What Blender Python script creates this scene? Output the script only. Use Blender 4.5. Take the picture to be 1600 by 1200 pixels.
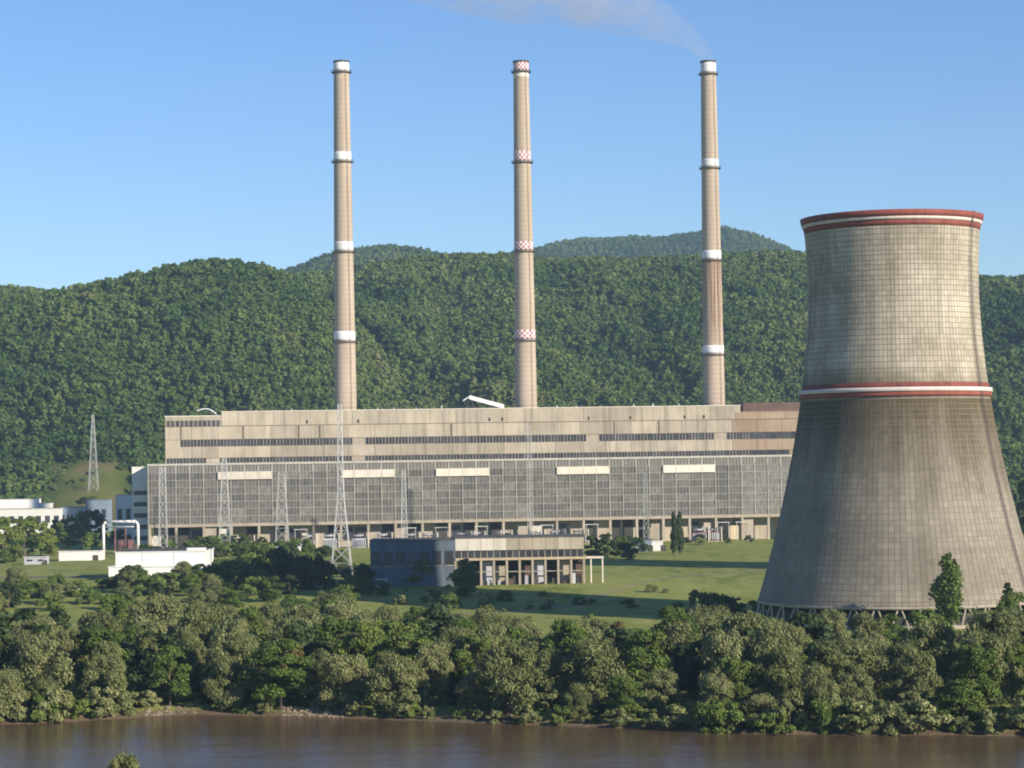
import bpy, math, random
import numpy as np
from mathutils import Matrix, Vector

for o in list(bpy.data.objects):
    bpy.data.objects.remove(o)
scene = bpy.context.scene
COL = scene.collection
R = math.radians
random.seed(7)
rng = np.random.default_rng(11)

# ------------------------------------------------------------------ camera
FPX = 3724.0                       # focal length in pixels of the 1600 px wide photograph
CAM = Vector((0.0, 0.0, 38.0))     # 38 m above the plain, on the near hillside
PITCH = math.atan(120.0 / FPX)
ROLL = 0.85
cd = bpy.data.cameras.new('camera')
cd.sensor_width = 36.0
cd.lens = 36.0 * FPX / 1600.0
cd.clip_start = 0.5
cd.clip_end = 30000.0
cam = bpy.data.objects.new('camera', cd)
COL.objects.link(cam)
CROT = Matrix.Rotation(R(90) + PITCH, 3, 'X') @ Matrix.Rotation(R(-ROLL), 3, 'Z')
M4 = CROT.to_4x4()
M4.translation = CAM
cam.matrix_world = M4
scene.camera = cam

# ------------------------------------------------------------------ sky, sun, exposure
SUN_EL, SUN_AZ = 21.5, 50.5        # azimuth measured from -Y (towards the camera) to +X
sun_dir = Vector((math.cos(R(SUN_EL)) * math.sin(R(SUN_AZ)), -math.cos(R(SUN_EL)) * math.cos(R(SUN_AZ)), math.sin(R(SUN_EL))))
w = bpy.data.worlds.new('World')
scene.world = w
w.use_nodes = True
nt = w.node_tree
nt.nodes.clear()
sky = nt.nodes.new('ShaderNodeTexSky')
sky.sky_type = 'NISHITA'
sky.sun_disc = False
sky.sun_elevation = R(SUN_EL)
sky.sun_rotation = R(180 - SUN_AZ)
sky.altitude = 600
sky.air_density = 1.0
sky.dust_density = 0.0
sky.ozone_density = 4.0
bg = nt.nodes.new('ShaderNodeBackground')
bg.inputs['Strength'].default_value = 0.10
wo = nt.nodes.new('ShaderNodeOutputWorld')
hs = nt.nodes.new('ShaderNodeHueSaturation')
hs.inputs['Saturation'].default_value = 1.14
hs.inputs['Hue'].default_value = 0.512
nt.links.new(sky.outputs[0], hs.inputs['Color'])
nt.links.new(hs.outputs[0], bg.inputs[0])
nt.links.new(bg.outputs[0], wo.inputs[0])
sl = bpy.data.lights.new('sun', 'SUN')
sl.energy = 5.0
sl.angle = R(0.5)
sl.color = (1.0, 0.90, 0.76)
so = bpy.data.objects.new('sun', sl)
so.rotation_euler = sun_dir.to_track_quat('Z', 'Y').to_euler()
so.location = (0, 0, 300)
COL.objects.link(so)
vs = scene.view_settings
vs.view_transform = 'Standard'
vs.look = 'None'
vs.gamma = 1.0
vs.use_curve_mapping = False
vs.exposure = 0.55
scene.cycles.volume_bounces = 1
scene.cycles.filter_width = 1.9

# ------------------------------------------------------------------ pixel helpers
def ray(px, py):
    return CROT @ Vector(((px - 800) / FPX, (600 - py) / FPX, -1.0))

def on_z(px, py, z=0.0):
    d = ray(px, py)
    return CAM + d * ((z - CAM.z) / d.z)

def at_y(px, py, y):
    d = ray(px, py)
    return CAM + d * (y / d.y)

def unroll(px, py):
    d = ray(px, py)
    return d.z / d.y                       # tangent of elevation along +Y

# ------------------------------------------------------------------ mesh helpers
class MB:
    def __init__(self):
        self.v = []
        self.f = []
    def quad(self, a, b, c, d):
        n = len(self.v)
        self.v += [tuple(a), tuple(b), tuple(c), tuple(d)]
        self.f.append((n, n + 1, n + 2, n + 3))
    def box(self, x0, x1, y0, y1, z0, z1):
        n = len(self.v)
        self.v += [(x0, y0, z0), (x1, y0, z0), (x1, y1, z0), (x0, y1, z0), (x0, y0, z1), (x1, y0, z1), (x1, y1, z1), (x0, y1, z1)]
        for q in ((0, 3, 2, 1), (4, 5, 6, 7), (0, 1, 5, 4), (1, 2, 6, 5), (2, 3, 7, 6), (3, 0, 4, 7)):
            self.f.append(tuple(n + i for i in q))
        return self
    def tube(self, p0, p1, r0, r1=None, n=6, cap=True):
        if r1 is None:
            r1 = r0
        p0, p1 = Vector(p0), Vector(p1)
        d = p1 - p0
        if d.length < 1e-6:
            return self
        d.normalize()
        a = d.cross(Vector((0, 0, 1)))
        if a.length < 1e-3:
            a = Vector((1, 0, 0))
        a.normalize()
        b = d.cross(a)
        k = len(self.v)
        for p, r in ((p0, r0), (p1, r1)):
            for i in range(n):
                t = 2 * math.pi * i / n
                self.v.append(tuple(p + a * math.cos(t) * r + b * math.sin(t) * r))
        for i in range(n):
            j = (i + 1) % n
            self.f.append((k + i, k + n + i, k + n + j, k + j))
        if cap:
            self.f.append(tuple(k + i for i in range(n)))
            self.f.append(tuple(k + n + i for i in reversed(range(n))))
        return self
    def lathe(self, prof, n=48, closed=False):
        """prof: list of (radius, z); surface of revolution about local z"""
        k = len(self.v)
        for (r, z) in prof:
            for i in range(n):
                t = 2 * math.pi * i / n
                self.v.append((r * math.cos(t), r * math.sin(t), z))
        m = len(prof)
        for j in range(m if closed else m - 1):
            j2 = (j + 1) % m
            for i in range(n):
                i2 = (i + 1) % n
                self.f.append((k + j * n + i, k + j * n + i2, k + j2 * n + i2, k + j2 * n + i))
        return self
    def mesh(self, name):
        me = bpy.data.meshes.new(name)
        me.from_pydata(self.v, [], self.f)
        me.update()
        return me
    def build(self, name, mat, parent=None, smooth=False, loc=None):
        me = self.mesh(name)
        return put(name, me, mat, parent, smooth, loc)

def put(name, me, mat=None, parent=None, smooth=False, loc=None):
    if mat is not None and len(me.materials) == 0:
        me.materials.append(mat)
    if smooth:
        me.polygons.foreach_set('use_smooth', [True] * len(me.polygons))
    o = bpy.data.objects.new(name, me)
    COL.objects.link(o)
    if parent is not None:
        o.parent = parent
    if loc is not None:
        o.location = loc
    return o

def inst(src, parent, loc, scale=None, rotz=0.0):
    o = src.copy()
    COL.objects.link(o)
    o.parent = parent
    o.location = loc
    o.rotation_euler = (0, 0, rotz)
    if scale:
        o.scale = scale
    return o

def tag(o, label, cat, group=None):
    o['label'] = label
    o['category'] = cat
    if group:
        o['group'] = group
    return o

def empty(name, loc, rz=0.0):
    o = bpy.data.objects.new(name, None)
    o.empty_display_size = 1.0
    o.location = loc
    o.rotation_euler = (0, 0, rz)
    COL.objects.link(o)
    return o

def structure(o):
    o['kind'] = 'structure'
    return o

def stuff(o):
    o['kind'] = 'stuff'
    return o

# ------------------------------------------------------------------ materials
def lin(r, g, b):
    f = lambda c: (c / 255 / 12.92) if c <= 10 else (((c / 255) + 0.055) / 1.055) ** 2.4
    return (f(r), f(g), f(b), 1.0)

def newmat(name):
    m = bpy.data.materials.new(name)
    m.use_nodes = True
    n = m.node_tree
    b = n.nodes['Principled BSDF']
    b.inputs['Specular IOR Level'].default_value = 0.3
    return m, n, b

def noise(n, vec, scale, detail=4, rough=0.6):
    t = n.nodes.new('ShaderNodeTexNoise')
    t.inputs['Scale'].default_value = scale
    t.inputs['Detail'].default_value = detail
    t.inputs['Roughness'].default_value = rough
    if vec is not None:
        n.links.new(vec, t.inputs['Vector'])
    return t

def mapping(n, vec, scale=(1, 1, 1)):
    m = n.nodes.new('ShaderNodeMapping')
    m.inputs['Scale'].default_value = scale
    n.links.new(vec, m.inputs['Vector'])
    return m.outputs[0]

def ramp(n, fac, stops):
    r = n.nodes.new('ShaderNodeValToRGB')
    e = r.color_ramp.elements
    while len(e) < len(stops):
        e.new(0.5)
    for i, (p, c) in enumerate(stops):
        e[i].position = p
        e[i].color = c if len(c) == 4 else (*c, 1)
    n.links.new(fac, r.inputs['Fac'])
    return r.outputs['Color']

def mixc(n, a, b, fac, mode='MIX'):
    m = n.nodes.new('ShaderNodeMix')
    m.data_type = 'RGBA'
    m.blend_type = mode
    for sock, val in ((m.inputs[0], fac), (m.inputs[6], a), (m.inputs[7], b)):
        if hasattr(val, 'is_output') or isinstance(val, bpy.types.NodeSocket):
            n.links.new(val, sock)
        else:
            sock.default_value = val
    return m.outputs[2]

def math_(n, op, a, b=0.0, clamp=False):
    m = n.nodes.new('ShaderNodeMath')
    m.operation = op
    m.use_clamp = clamp
    for i, val in enumerate((a, b)):
        if isinstance(val, bpy.types.NodeSocket):
            n.links.new(val, m.inputs[i])
        else:
            m.inputs[i].default_value = val
    return m.outputs[0]

def weathered(name, c1, c2, scale=0.3, rough=0.85, streak=0.5, stain=None, rnd=0.12):
    """Concrete, plaster or paint: blotches, vertical run marks and a small difference from piece to piece."""
    m, n, b = newmat(name)
    tc = n.nodes.new('ShaderNodeNewGeometry')
    pos = tc.outputs['Position']
    n1 = noise(n, pos, scale, 5)
    n2 = noise(n, mapping(n, pos, (1.0, 1.0, 0.06)), 0.5, 4)
    col = ramp(n, n1.outputs[0], [(0.3, c1), (0.7, c2)])
    st = stain if stain else tuple(x * 0.55 for x in c1[:3]) + (1,)
    f = ramp(n, n2.outputs[0], [(0.48, (0, 0, 0)), (0.75, (streak, streak, streak))])
    col = mixc(n, col, st, f)
    oi = n.nodes.new('ShaderNodeObjectInfo')
    v = math_(n, 'MULTIPLY_ADD', oi.outputs['Random'], 2 * rnd)
    v.node.inputs[2].default_value = 1 - rnd
    hsv = n.nodes.new('ShaderNodeHueSaturation')
    n.links.new(col, hsv.inputs['Color'])
    n.links.new(v, hsv.inputs['Value'])
    n.links.new(hsv.outputs[0], b.inputs['Base Color'])
    b.inputs['Roughness'].default_value = rough
    bp = n.nodes.new('ShaderNodeBump')
    bp.inputs['Strength'].default_value = 0.25
    bp.inputs['Distance'].default_value = 0.05
    n.links.new(noise(n, pos, 2.5, 5).outputs[0], bp.inputs['Height'])
    n.links.new(bp.outputs[0], b.inputs['Normal'])
    return m

C_HALL = weathered('hall_concrete', (0.35, 0.30, 0.222, 1), (0.46, 0.40, 0.305, 1), 0.12, streak=0.6)
C_PANEL = weathered('panel_concrete', (0.365, 0.31, 0.222, 1), (0.485, 0.42, 0.315, 1), 0.10, streak=0.75, rnd=0.14)
C_PANEL_OLD = weathered('panel_concrete_brown', (0.27, 0.20, 0.13, 1), (0.35, 0.275, 0.19, 1), 0.10, streak=0.5, stain=(0.25, 0.11, 0.05, 1))
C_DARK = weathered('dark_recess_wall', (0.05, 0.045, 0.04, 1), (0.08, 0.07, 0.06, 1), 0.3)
C_BROWN = weathered('brown_cladding', (0.10, 0.06, 0.045, 1), (0.15, 0.10, 0.075, 1), 0.3)
C_MULL = weathered('mullion_paint', (0.38, 0.355, 0.30, 1), (0.50, 0.465, 0.40, 1), 0.3, streak=0.4)
C_WPANEL = weathered('pale_panel', (0.62, 0.56, 0.45, 1), (0.72, 0.66, 0.55, 1), 0.3, streak=0.3)
C_WHITE = weathered('white_paint', (0.74, 0.72, 0.66, 1), (0.82, 0.80, 0.75, 1), 0.15, 0.6, streak=0.18)
C_WBAND = weathered('chimney_white_band', (0.72, 0.70, 0.68, 1), (0.80, 0.78, 0.76, 1), 0.2, 0.7, streak=0.25)
C_STEEL = weathered('galvanised_steel', (0.46, 0.48, 0.48, 1), (0.56, 0.58, 0.58, 1), 0.5, 0.5, streak=0.1)
C_STEELW = weathered('pale_painted_steel', (0.42, 0.42, 0.40, 1), (0.52, 0.52, 0.49, 1), 0.5, 0.5, streak=0.2)
C_DSTEEL = weathered('dark_steel', (0.06, 0.05, 0.045, 1), (0.09, 0.075, 0.065, 1), 0.5, 0.6)
C_ROOF = weathered('bitumen_roof', (0.07, 0.065, 0.06, 1), (0.12, 0.11, 0.10, 1), 0.2)
C_PINK = weathered('oxide_painted_steel', (0.20, 0.09, 0.085, 1), (0.28, 0.15, 0.15, 1), 0.4, 0.5)
C_GREY = weathered('grey_painted_steel', (0.42, 0.42, 0.44, 1), (0.52, 0.52, 0.54, 1), 0.4, 0.5)
C_BLUE = weathered('blue_grey_plaster_and_shade', (0.20, 0.26, 0.32, 1), (0.26, 0.33, 0.39, 1), 0.3)  # plain colour on hut and tank; on the workshop it paints shade
C_SHADE = weathered('slate_blue_shade', (0.10, 0.125, 0.15, 1), (0.14, 0.17, 0.20, 1), 0.3)  # cooling tower's shadow put into the wall colour
C_OCHRE = weathered('beige_plaster', (0.50, 0.40, 0.25, 1), (0.60, 0.49, 0.33, 1), 0.3, streak=0.3)
C_RED = weathered('red_band_paint', (0.21, 0.055, 0.04, 1), (0.29, 0.085, 0.065, 1), 0.15, 0.8, streak=0.6)
C_TSTRIPE = weathered('tower_pale_stripe', (0.58, 0.50, 0.45, 1), (0.68, 0.60, 0.55, 1), 0.2, 0.8, streak=0.4)
C_BARK = weathered('bark', (0.10, 0.075, 0.05, 1), (0.17, 0.13, 0.09, 1), 2.0)

def glassmat(name, c, rough):
    m, n, b = newmat(name)
    oi = n.nodes.new('ShaderNodeObjectInfo')
    pos = n.nodes.new('ShaderNodeNewGeometry').outputs['Position']
    col = ramp(n, oi.outputs['Random'], [(0.0, tuple(x * 0.75 for x in c)), (0.5, c), (0.85, tuple(x * 1.25 for x in c)), (1.0, tuple(x * 1.6 for x in c))])
    cell = noise(n, mapping(n, pos, (0.65, 0.65, 0.35)), 1.0, 2)
    col = mixc(n, col, ramp(n, cell.outputs[0], [(0.35, (0.6, 0.6, 0.6)), (0.65, (1.25, 1.22, 1.15))]), 0.8, 'MULTIPLY')
    n.links.new(col, b.inputs['Base Color'])
    b.inputs['Roughness'].default_value = rough
    b.inputs['Specular IOR Level'].default_value = 0.5
    return m

G_PANE = glassmat('dusty_glass', (0.135, 0.127, 0.112), 0.42)
G_DARK = glassmat('dark_glass', (0.05, 0.05, 0.055), 0.3)
G_LOUV = glassmat('louvre_dark', (0.065, 0.058, 0.06), 0.5)

# ------------------------------------------------------------------ terrain
def vnoise(x, y, seed=0):
    """value noise in [0,1] for numpy arrays"""
    x = np.asarray(x, float); y = np.asarray(y, float)
    xi = np.floor(x).astype(np.int64); yi = np.floor(y).astype(np.int64)
    fx = x - xi; fy = y - yi
    fx = fx * fx * (3 - 2 * fx); fy = fy * fy * (3 - 2 * fy)
    def h(a, b):
        n = (a * 374761393 + b * 668265263 + seed * 1442695041) & 0x7fffffff
        n = ((n ^ (n >> 13)) * 1274126177) & 0x7fffffff
        return ((n ^ (n >> 16)) & 0xffff) / 65535.0
    return (h(xi, yi) * (1 - fx) + h(xi + 1, yi) * fx) * (1 - fy) + (h(xi, yi + 1) * (1 - fx) + h(xi + 1, yi + 1) * fx) * fy

def fbm(x, y, seed=0, oct=4):
    a, s, t = 0.5, 0.0, 0.0
    for i in range(oct):
        s = s + a * vnoise(x * 2 ** i, y * 2 ** i, seed + i)
        t += a
        a *= 0.5
    return s / t

def sstep(a, b, x):
    t = np.clip((np.asarray(x, float) - a) / (b - a), 0, 1)
    return t * t * (3 - 2 * t)

WATER_Z = -6.0
shore_px = [(50, 1130), (300, 1116), (450, 1118), (600, 1123), (780, 1129), (1000, 1138), (1200, 1148), (1400, 1148), (1600, 1149)]
_sh = [on_z(a, b, WATER_Z) for a, b in shore_px]
SHX = np.array([-3000] + [p.x for p in _sh] + [3000.0])
SHY = np.array([_sh[0].y] + [p.y for p in _sh] + [_sh[-1].y])
def shore(x):
    return np.interp(x, SHX, SHY) + 3.0 * (vnoise(np.asarray(x) * 0.09, 0.3, 5) - 0.5)

def ground_h(x, y):
    x = np.asarray(x, float); y = np.asarray(y, float)
    t = y - shore(x)
    bank = -9.0 + 3.1 * sstep(-14, 0.5, t) + 0.9 * sstep(0.5, 4, t) + 1.0 * sstep(5, 24, t)
    bank = bank + 4.0 * sstep(655, 765, y)
    bumps = (fbm(x * 0.03, y * 0.03, 3) - 0.5) * 0.8 * sstep(3, 20, t)
    bank = bank + bumps
    # near bank and the hillside the photographer stands on
    u = 300 - y + 8 * (vnoise(x * 0.05, 0.7, 9) - 0.5)
    near = -9.0 + 4.0 * sstep(-12, 4, u) + 10 * sstep(60, 200, u) + 31.0 * sstep(190, 300, u)
    return np.where(t > -60, bank, np.maximum(near, -9.0))

def gh(x, y):
    return float(ground_h(np.array([x]), np.array([y]))[0])

def grid_mesh(name, xs, ys, hf, clear=None):
    X, Y = np.meshgrid(xs, ys)
    Z = hf(X, Y)
    nx, ny = len(xs), len(ys)
    v = np.stack([X.ravel(), Y.ravel(), Z.ravel()], 1)
    i = np.arange(nx * ny).reshape(ny, nx)
    f = np.stack([i[:-1, :-1], i[:-1, 1:], i[1:, 1:], i[1:, :-1]], -1).reshape(-1, 4)
    me = bpy.data.meshes.new(name)
    me.vertices.add(len(v)); me.vertices.foreach_set('co', v.ravel())
    me.loops.add(f.size); me.loops.foreach_set('vertex_index', f.ravel())
    me.polygons.add(len(f)); me.polygons.foreach_set('loop_start', np.arange(0, f.size, 4))
    me.polygons.foreach_set('use_smooth', np.ones(len(f), bool))
    if clear is not None:
        a = me.attributes.new('clear', 'FLOAT', 'POINT')
        a.data.foreach_set('value', clear(X, Y).ravel().astype(np.float32))
    me.update(calc_edges=True)
    return me

def grass_mat():
    m, n, b = newmat('grassland')
    pos = n.nodes.new('ShaderNodeNewGeometry').outputs['Position']
    big = noise(n, mapping(n, pos, (1, 0.35, 1)), 0.022, 5)
    mid = noise(n, mapping(n, pos, (1, 0.4, 1)), 0.16, 5)
    fine = noise(n, pos, 1.2, 4)
    col = ramp(n, mid.outputs[0], [(0.30, (0.12, 0.16, 0.03, 1)), (0.50, (0.235, 0.265, 0.058, 1)), (0.72, (0.35, 0.335, 0.11, 1))])
    dry = ramp(n, big.outputs[0], [(0.42, (0, 0, 0)), (0.62, (0.8, 0.8, 0.8))])
    col = mixc(n, col, (0.30, 0.32, 0.085, 1), dry)
    col = mixc(n, col, ramp(n, fine.outputs[0], [(0.3, (0.55, 0.55, 0.55)), (0.7, (1.3, 1.3, 1.3))]), 0.7, 'MULTIPLY')
    # bare silt and stones along the water's edge
    sep = n.nodes.new('ShaderNodeSeparateXYZ')
    n.links.new(pos, sep.inputs[0])
    mud = ramp(n, math_(n, 'MULTIPLY_ADD', sep.outputs[2], 0.2), [(0.0, (1, 1, 1)), (1.0, (0, 0, 0))])
    mr = n.nodes.new('ShaderNodeMapRange')
    n.links.new(math_(n, 'ADD', sep.outputs[2], math_(n, 'MULTIPLY', mid.outputs[0], 1.2)), mr.inputs[0])
    mr.inputs[1].default_value = -5.0; mr.inputs[2].default_value = -4.4
    mr.inputs[3].default_value = 1.0; mr.inputs[4].default_value = 0.0
    col = mixc(n, col, (0.17, 0.125, 0.075, 1), mr.outputs[0])
    n.links.new(col, b.inputs['Base Color'])
    b.inputs['Roughness'].default_value = 0.95
    b.inputs['Specular IOR Level'].default_value = 0.1
    bp = n.nodes.new('ShaderNodeBump')
    bp.inputs['Strength'].default_value = 0.8
    bp.inputs['Distance'].default_value = 0.4
    n.links.new(fine.outputs[0], bp.inputs['Height'])
    n.links.new(bp.outputs[0], b.inputs['Normal'])
    return m
M_GRASS = grass_mat()

xs = np.unique(np.concatenate([np.linspace(-4000, -420, 24), np.arange(-420, 421, 7.0), np.linspace(420, 4000, 24)]))
ys = np.unique(np.concatenate([np.arange(-400, 340, 10.0), np.arange(340, 460, 3.0), np.arange(460, 900, 10.0), np.linspace(900, 1700, 30), np.linspace(1700, 6800, 14)]))
structure(put('ground', grid_mesh('ground', xs, ys, ground_h), M_GRASS))

def water_mat():
    m, n, b = newmat('muddy_river')
    pos = n.nodes.new('ShaderNodeNewGeometry').outputs['Position']
    n0 = noise(n, mapping(n, pos, (0.25, 1, 1)), 0.05, 3)
    col = ramp(n, n0.outputs[0], [(0.3, (0.095, 0.060, 0.028, 1)), (0.7, (0.125, 0.080, 0.039, 1))])
    n.links.new(col, b.inputs['Base Color'])
    b.inputs['Roughness'].default_value = 0.12
    b.inputs['IOR'].default_value = 1.33
    b.inputs['Specular IOR Level'].default_value = 0.5
    w1 = noise(n, mapping(n, pos, (0.35, 1.0, 1)), 0.9, 4, 0.65)
    w2 = noise(n, mapping(n, pos, (0.2, 0.6, 1)), 0.14, 3, 0.5)
    h = math_(n, 'ADD', w1.outputs[0], math_(n, 'MULTIPLY', w2.outputs[0], 2.0))
    bp = n.nodes.new('ShaderNodeBump')
    bp.inputs['Strength'].default_value = 0.35
    bp.inputs['Distance'].default_value = 0.35
    n.links.new(h, bp.inputs['Height'])
    n.links.new(bp.outputs[0], b.inputs['Normal'])
    return m
wm = MB()
wm.quad((-3900, 240, WATER_Z), (3900, 240, WATER_Z), (3900, 440, WATER_Z), (-3900, 440, WATER_Z))
structure(wm.build('river', water_mat()))

# service road on the plain at the left
rm = MB()
for i in range(40):
    x0, x1 = -330 + i * 8, -330 + (i + 1) * 8
    y0, y1 = 815 + 0.05 * (x0 + 330), 815 + 0.05 * (x1 + 330)
    for (a, c, k) in ((0, 3.2, 0),):
        rm.quad((x0, y0, gh(x0, y0) + 0.12), (x1, y1, gh(x1, y1) + 0.12), (x1, y1 + 7, gh(x1, y1 + 7) + 0.12), (x0, y0 + 7, gh(x0, y0 + 7) + 0.12))
structure(rm.build('road', weathered('worn_asphalt', (0.16, 0.15, 0.13, 1), (0.24, 0.22, 0.19, 1), 0.2)))

tk = MB()
pts = [(on_z(a, b_, -1)) for a, b_ in ((560, 958), (640, 948), (720, 944), (800, 940), (880, 934), (960, 921), (1040, 908), (1120, 901), (1200, 897), (1290, 893))]
fine_pts = []
for i in range(len(pts) - 1):
    for q in range(6):
        fine_pts.append(pts[i].lerp(pts[i + 1], q / 6))
for i in range(len(fine_pts) - 1):
    a, b_ = fine_pts[i], fine_pts[i + 1]
    for off in (-1.1, 1.1):
        w0, w1 = off - 0.5, off + 0.5
        tk.quad((a.x, a.y + w0 * 2, gh(a.x, a.y + w0 * 2) + 0.07), (b_.x, b_.y + w0 * 2, gh(b_.x, b_.y + w0 * 2) + 0.07), (b_.x, b_.y + w1 * 2, gh(b_.x, b_.y + w1 * 2) + 0.07), (a.x, a.y + w1 * 2, gh(a.x, a.y + w1 * 2) + 0.07))
structure(tk.build('dirt_track', weathered('dry_earth', (0.26, 0.21, 0.13, 1), (0.34, 0.28, 0.17, 1), 0.3)))
# ---- hills: crests measured in the photograph, turned into metres at their distance
def crest(pts, D, tree=10.0):
    return (np.array([at_y(a, b, D).x for a, b in pts]), np.array([at_y(a, b, D).z - tree for a, b in pts]))
LD, RD = 1960.0, 2400.0
LX, LZ = crest([(-900, 520), (-300, 478), (0, 468), (100, 455), (200, 432), (280, 415), (345, 404), (420, 416), (480, 445), (540, 490), (600, 545), (660, 610), (720, 690), (780, 760)], LD, 6)
RX, RZ = crest([(-900, 520), (-300, 452), (0, 449), (60, 451), (130, 458), (250, 455), (345, 430), (480, 430), (560, 418), (640, 407), (700, 400), (800, 396), (860, 402), (950, 405), (1050, 402), (1130, 395), (1200, 395), (1260, 402), (1400, 425), (1535, 437), (1600, 437), (1900, 455), (2600, 500)], RD, 7)

def hills_h(x, y):
    x = np.asarray(x, float); y = np.asarray(y, float)
    wob = (fbm(x * 0.006, y * 0.004, 21) - 0.5)
    hl = np.maximum(np.interp(x, LX, LZ), 0) * sstep(1480 + 60 * wob, LD, y) * (1 - 0.35 * sstep(LD, LD + 500, y))
    yb = 1430 + 120 * wob
    hr = np.interp(x, RX, RZ) * sstep(yb, RD, y) * (1 - 0.5 * sstep(RD, RD + 500, y))
    h = np.maximum(hl, hr)
    s = sstep(1480, 1700, y) * (1 - 0.9 * sstep(RD - 350, RD, y))
    gul = (np.abs(fbm(x * 0.008 + 0.002 * y, y * 0.0025, 31) - 0.5) * 2 - 0.35) * 46 + (fbm(x * 0.022, y * 0.018, 41) - 0.5) * 22
    near_left = 1 - sstep(LD - 320, LD - 60, y) * (hl >= hr)
    return h + s * gul * near_left - 3.0

def clear_mask(x, y):
    u = np.asarray(x) / np.asarray(y) * FPX + 800           # bearing of the grassy knoll below the pylon
    c = sstep(60, 85, u) * (1 - sstep(205, 225, u)) * (1 - sstep(1625, 1660, y + 40 * (vnoise(x * 0.04, y * 0.04, 77) - 0.5)))
    return c

def hill_mat():
    m, n, b = newmat('forest_floor')
    pos = n.nodes.new('ShaderNodeNewGeometry').outputs['Position']
    at = n.nodes.new('ShaderNodeAttribute')
    at.attribute_name = 'clear'
    a = ramp(n, noise(n, pos, 0.05, 5).outputs[0], [(0.3, (0.025, 0.04, 0.014, 1)), (0.7, (0.05, 0.065, 0.022, 1))])
    c = ramp(n, noise(n, mapping(n, pos, (1, 0.5, 1)), 0.03, 5).outputs[0], [(0.3, (0.06, 0.09, 0.02, 1)), (0.55, (0.13, 0.14, 0.04, 1)), (0.72, (0.20, 0.14, 0.075, 1))])
    n.links.new(mixc(n, a, c, at.outputs['Fac']), b.inputs['Base Color'])
    b.inputs['Roughness'].default_value = 1.0
    b.inputs['Specular IOR Level'].default_value = 0.05
    return m
M_HILL = hill_mat()
structure(put('hills', grid_mesh('hills', np.linspace(-1600, 1600, 260), np.linspace(1400, 3000, 130), hills_h, clear_mask), M_HILL))

D1, D2 = 3800.0, 4800.0
FX1, FZ1 = crest([(-400, 520), (100, 500), (400, 440), (470, 413), (530, 389), (600, 382), (650, 386), (700, 400), (780, 430), (1000, 480), (1500, 560)], D1, 3)
FX2, FZ2 = crest([(500, 520), (700, 440), (780, 408), (830, 389), (880, 375), (930, 372), (1000, 370), (1040, 374), (1090, 364), (1130, 355), (1180, 368), (1220, 385), (1260, 408), (1400, 460), (1900, 560)], D2, 2)
def far_h(x, y):
    h1 = np.interp(x, FX1, FZ1)  * np.exp(-((y - D1) / 420) ** 2)
    h2 = np.interp(x, FX2, FZ2) * np.exp(-((y - D2) / 520) ** 2)
    return np.maximum(h1, h2) + (fbm(np.asarray(x) * 0.006, np.asarray(y) * 0.006, 51) - 0.5) * 16 - 8
structure(put('distant_hills', grid_mesh('distant_hills', np.linspace(-1800, 2200, 200), np.linspace(2950, 5900, 90), far_h, lambda X, Y: X * 0), M_HILL))

# ------------------------------------------------------------------ foliage
def leaf_mat(name, stops, transl=0.12, rnd=0.35, patches=False):
    m, n, b = newmat(name)
    at = n.nodes.new('ShaderNodeAttribute')
    at.attribute_name = 'tint'
    oi = n.nodes.new('ShaderNodeObjectInfo')
    f = math_(n, 'ADD', math_(n, 'MULTIPLY', at.outputs['Fac'], 1 - rnd), math_(n, 'MULTIPLY', oi.outputs['Random'], rnd))
    if patches:      # stands of different species
        n1 = noise(n, oi.outputs['Location'], 0.0055, 5)
        f = math_(n, 'ADD', f, math_(n, 'MULTIPLY', math_(n, 'SUBTRACT', n1.outputs[0], 0.5), 2.0), True)
    col = ramp(n, f, stops)
    n.links.new(col, b.inputs['Base Color'])
    b.inputs['Roughness'].default_value = 0.6
    b.inputs['Specular IOR Level'].default_value = 0.2
    tr = n.nodes.new('ShaderNodeBsdfTranslucent')
    n.links.new(col, tr.inputs[0])
    mx = n.nodes.new('ShaderNodeMixShader')
    mx.inputs[0].default_value = transl
    out = n.nodes['Material Output']
    n.links.new(b.outputs[0], mx.inputs[1])
    n.links.new(tr.outputs[0], mx.inputs[2])
    n.links.new(mx.outputs[0], out.inputs[0])
    return m

L_WILLOW = leaf_mat('willow_leaves', [(0.1, (0.085, 0.105, 0.030, 1)), (0.5, (0.185, 0.205, 0.072, 1)), (0.9, (0.29, 0.295, 0.13, 1))])
L_GREEN = leaf_mat('green_leaves', [(0.1, (0.042, 0.078, 0.012, 1)), (0.5, (0.098, 0.148, 0.026, 1)), (0.9, (0.18, 0.22, 0.05, 1))])
L_DARK = leaf_mat('dark_leaves', [(0.1, (0.022, 0.040, 0.012, 1)), (0.5, (0.042, 0.066, 0.020, 1)), (0.9, (0.075, 0.10, 0.03, 1))])
L_BRIGHT = leaf_mat('bright_leaves', [(0.1, (0.075, 0.11, 0.016, 1)), (0.5, (0.13, 0.17, 0.028, 1)), (0.9, (0.19, 0.22, 0.05, 1))])
L_RUST = leaf_mat('rusty_leaves', [(0.1, (0.11, 0.085, 0.025, 1)), (0.5, (0.16, 0.125, 0.045, 1)), (0.9, (0.22, 0.17, 0.07, 1))])
L_FOREST = leaf_mat('forest_canopy', [(0.0, (0.026, 0.060, 0.013, 1)), (0.35, (0.068, 0.122, 0.024, 1)), (0.65, (0.120, 0.172, 0.038, 1)), (0.9, (0.17, 0.205, 0.055, 1)), (1.0, (0.19, 0.19, 0.07, 1))], 0.15, 0.34, True)

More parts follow.
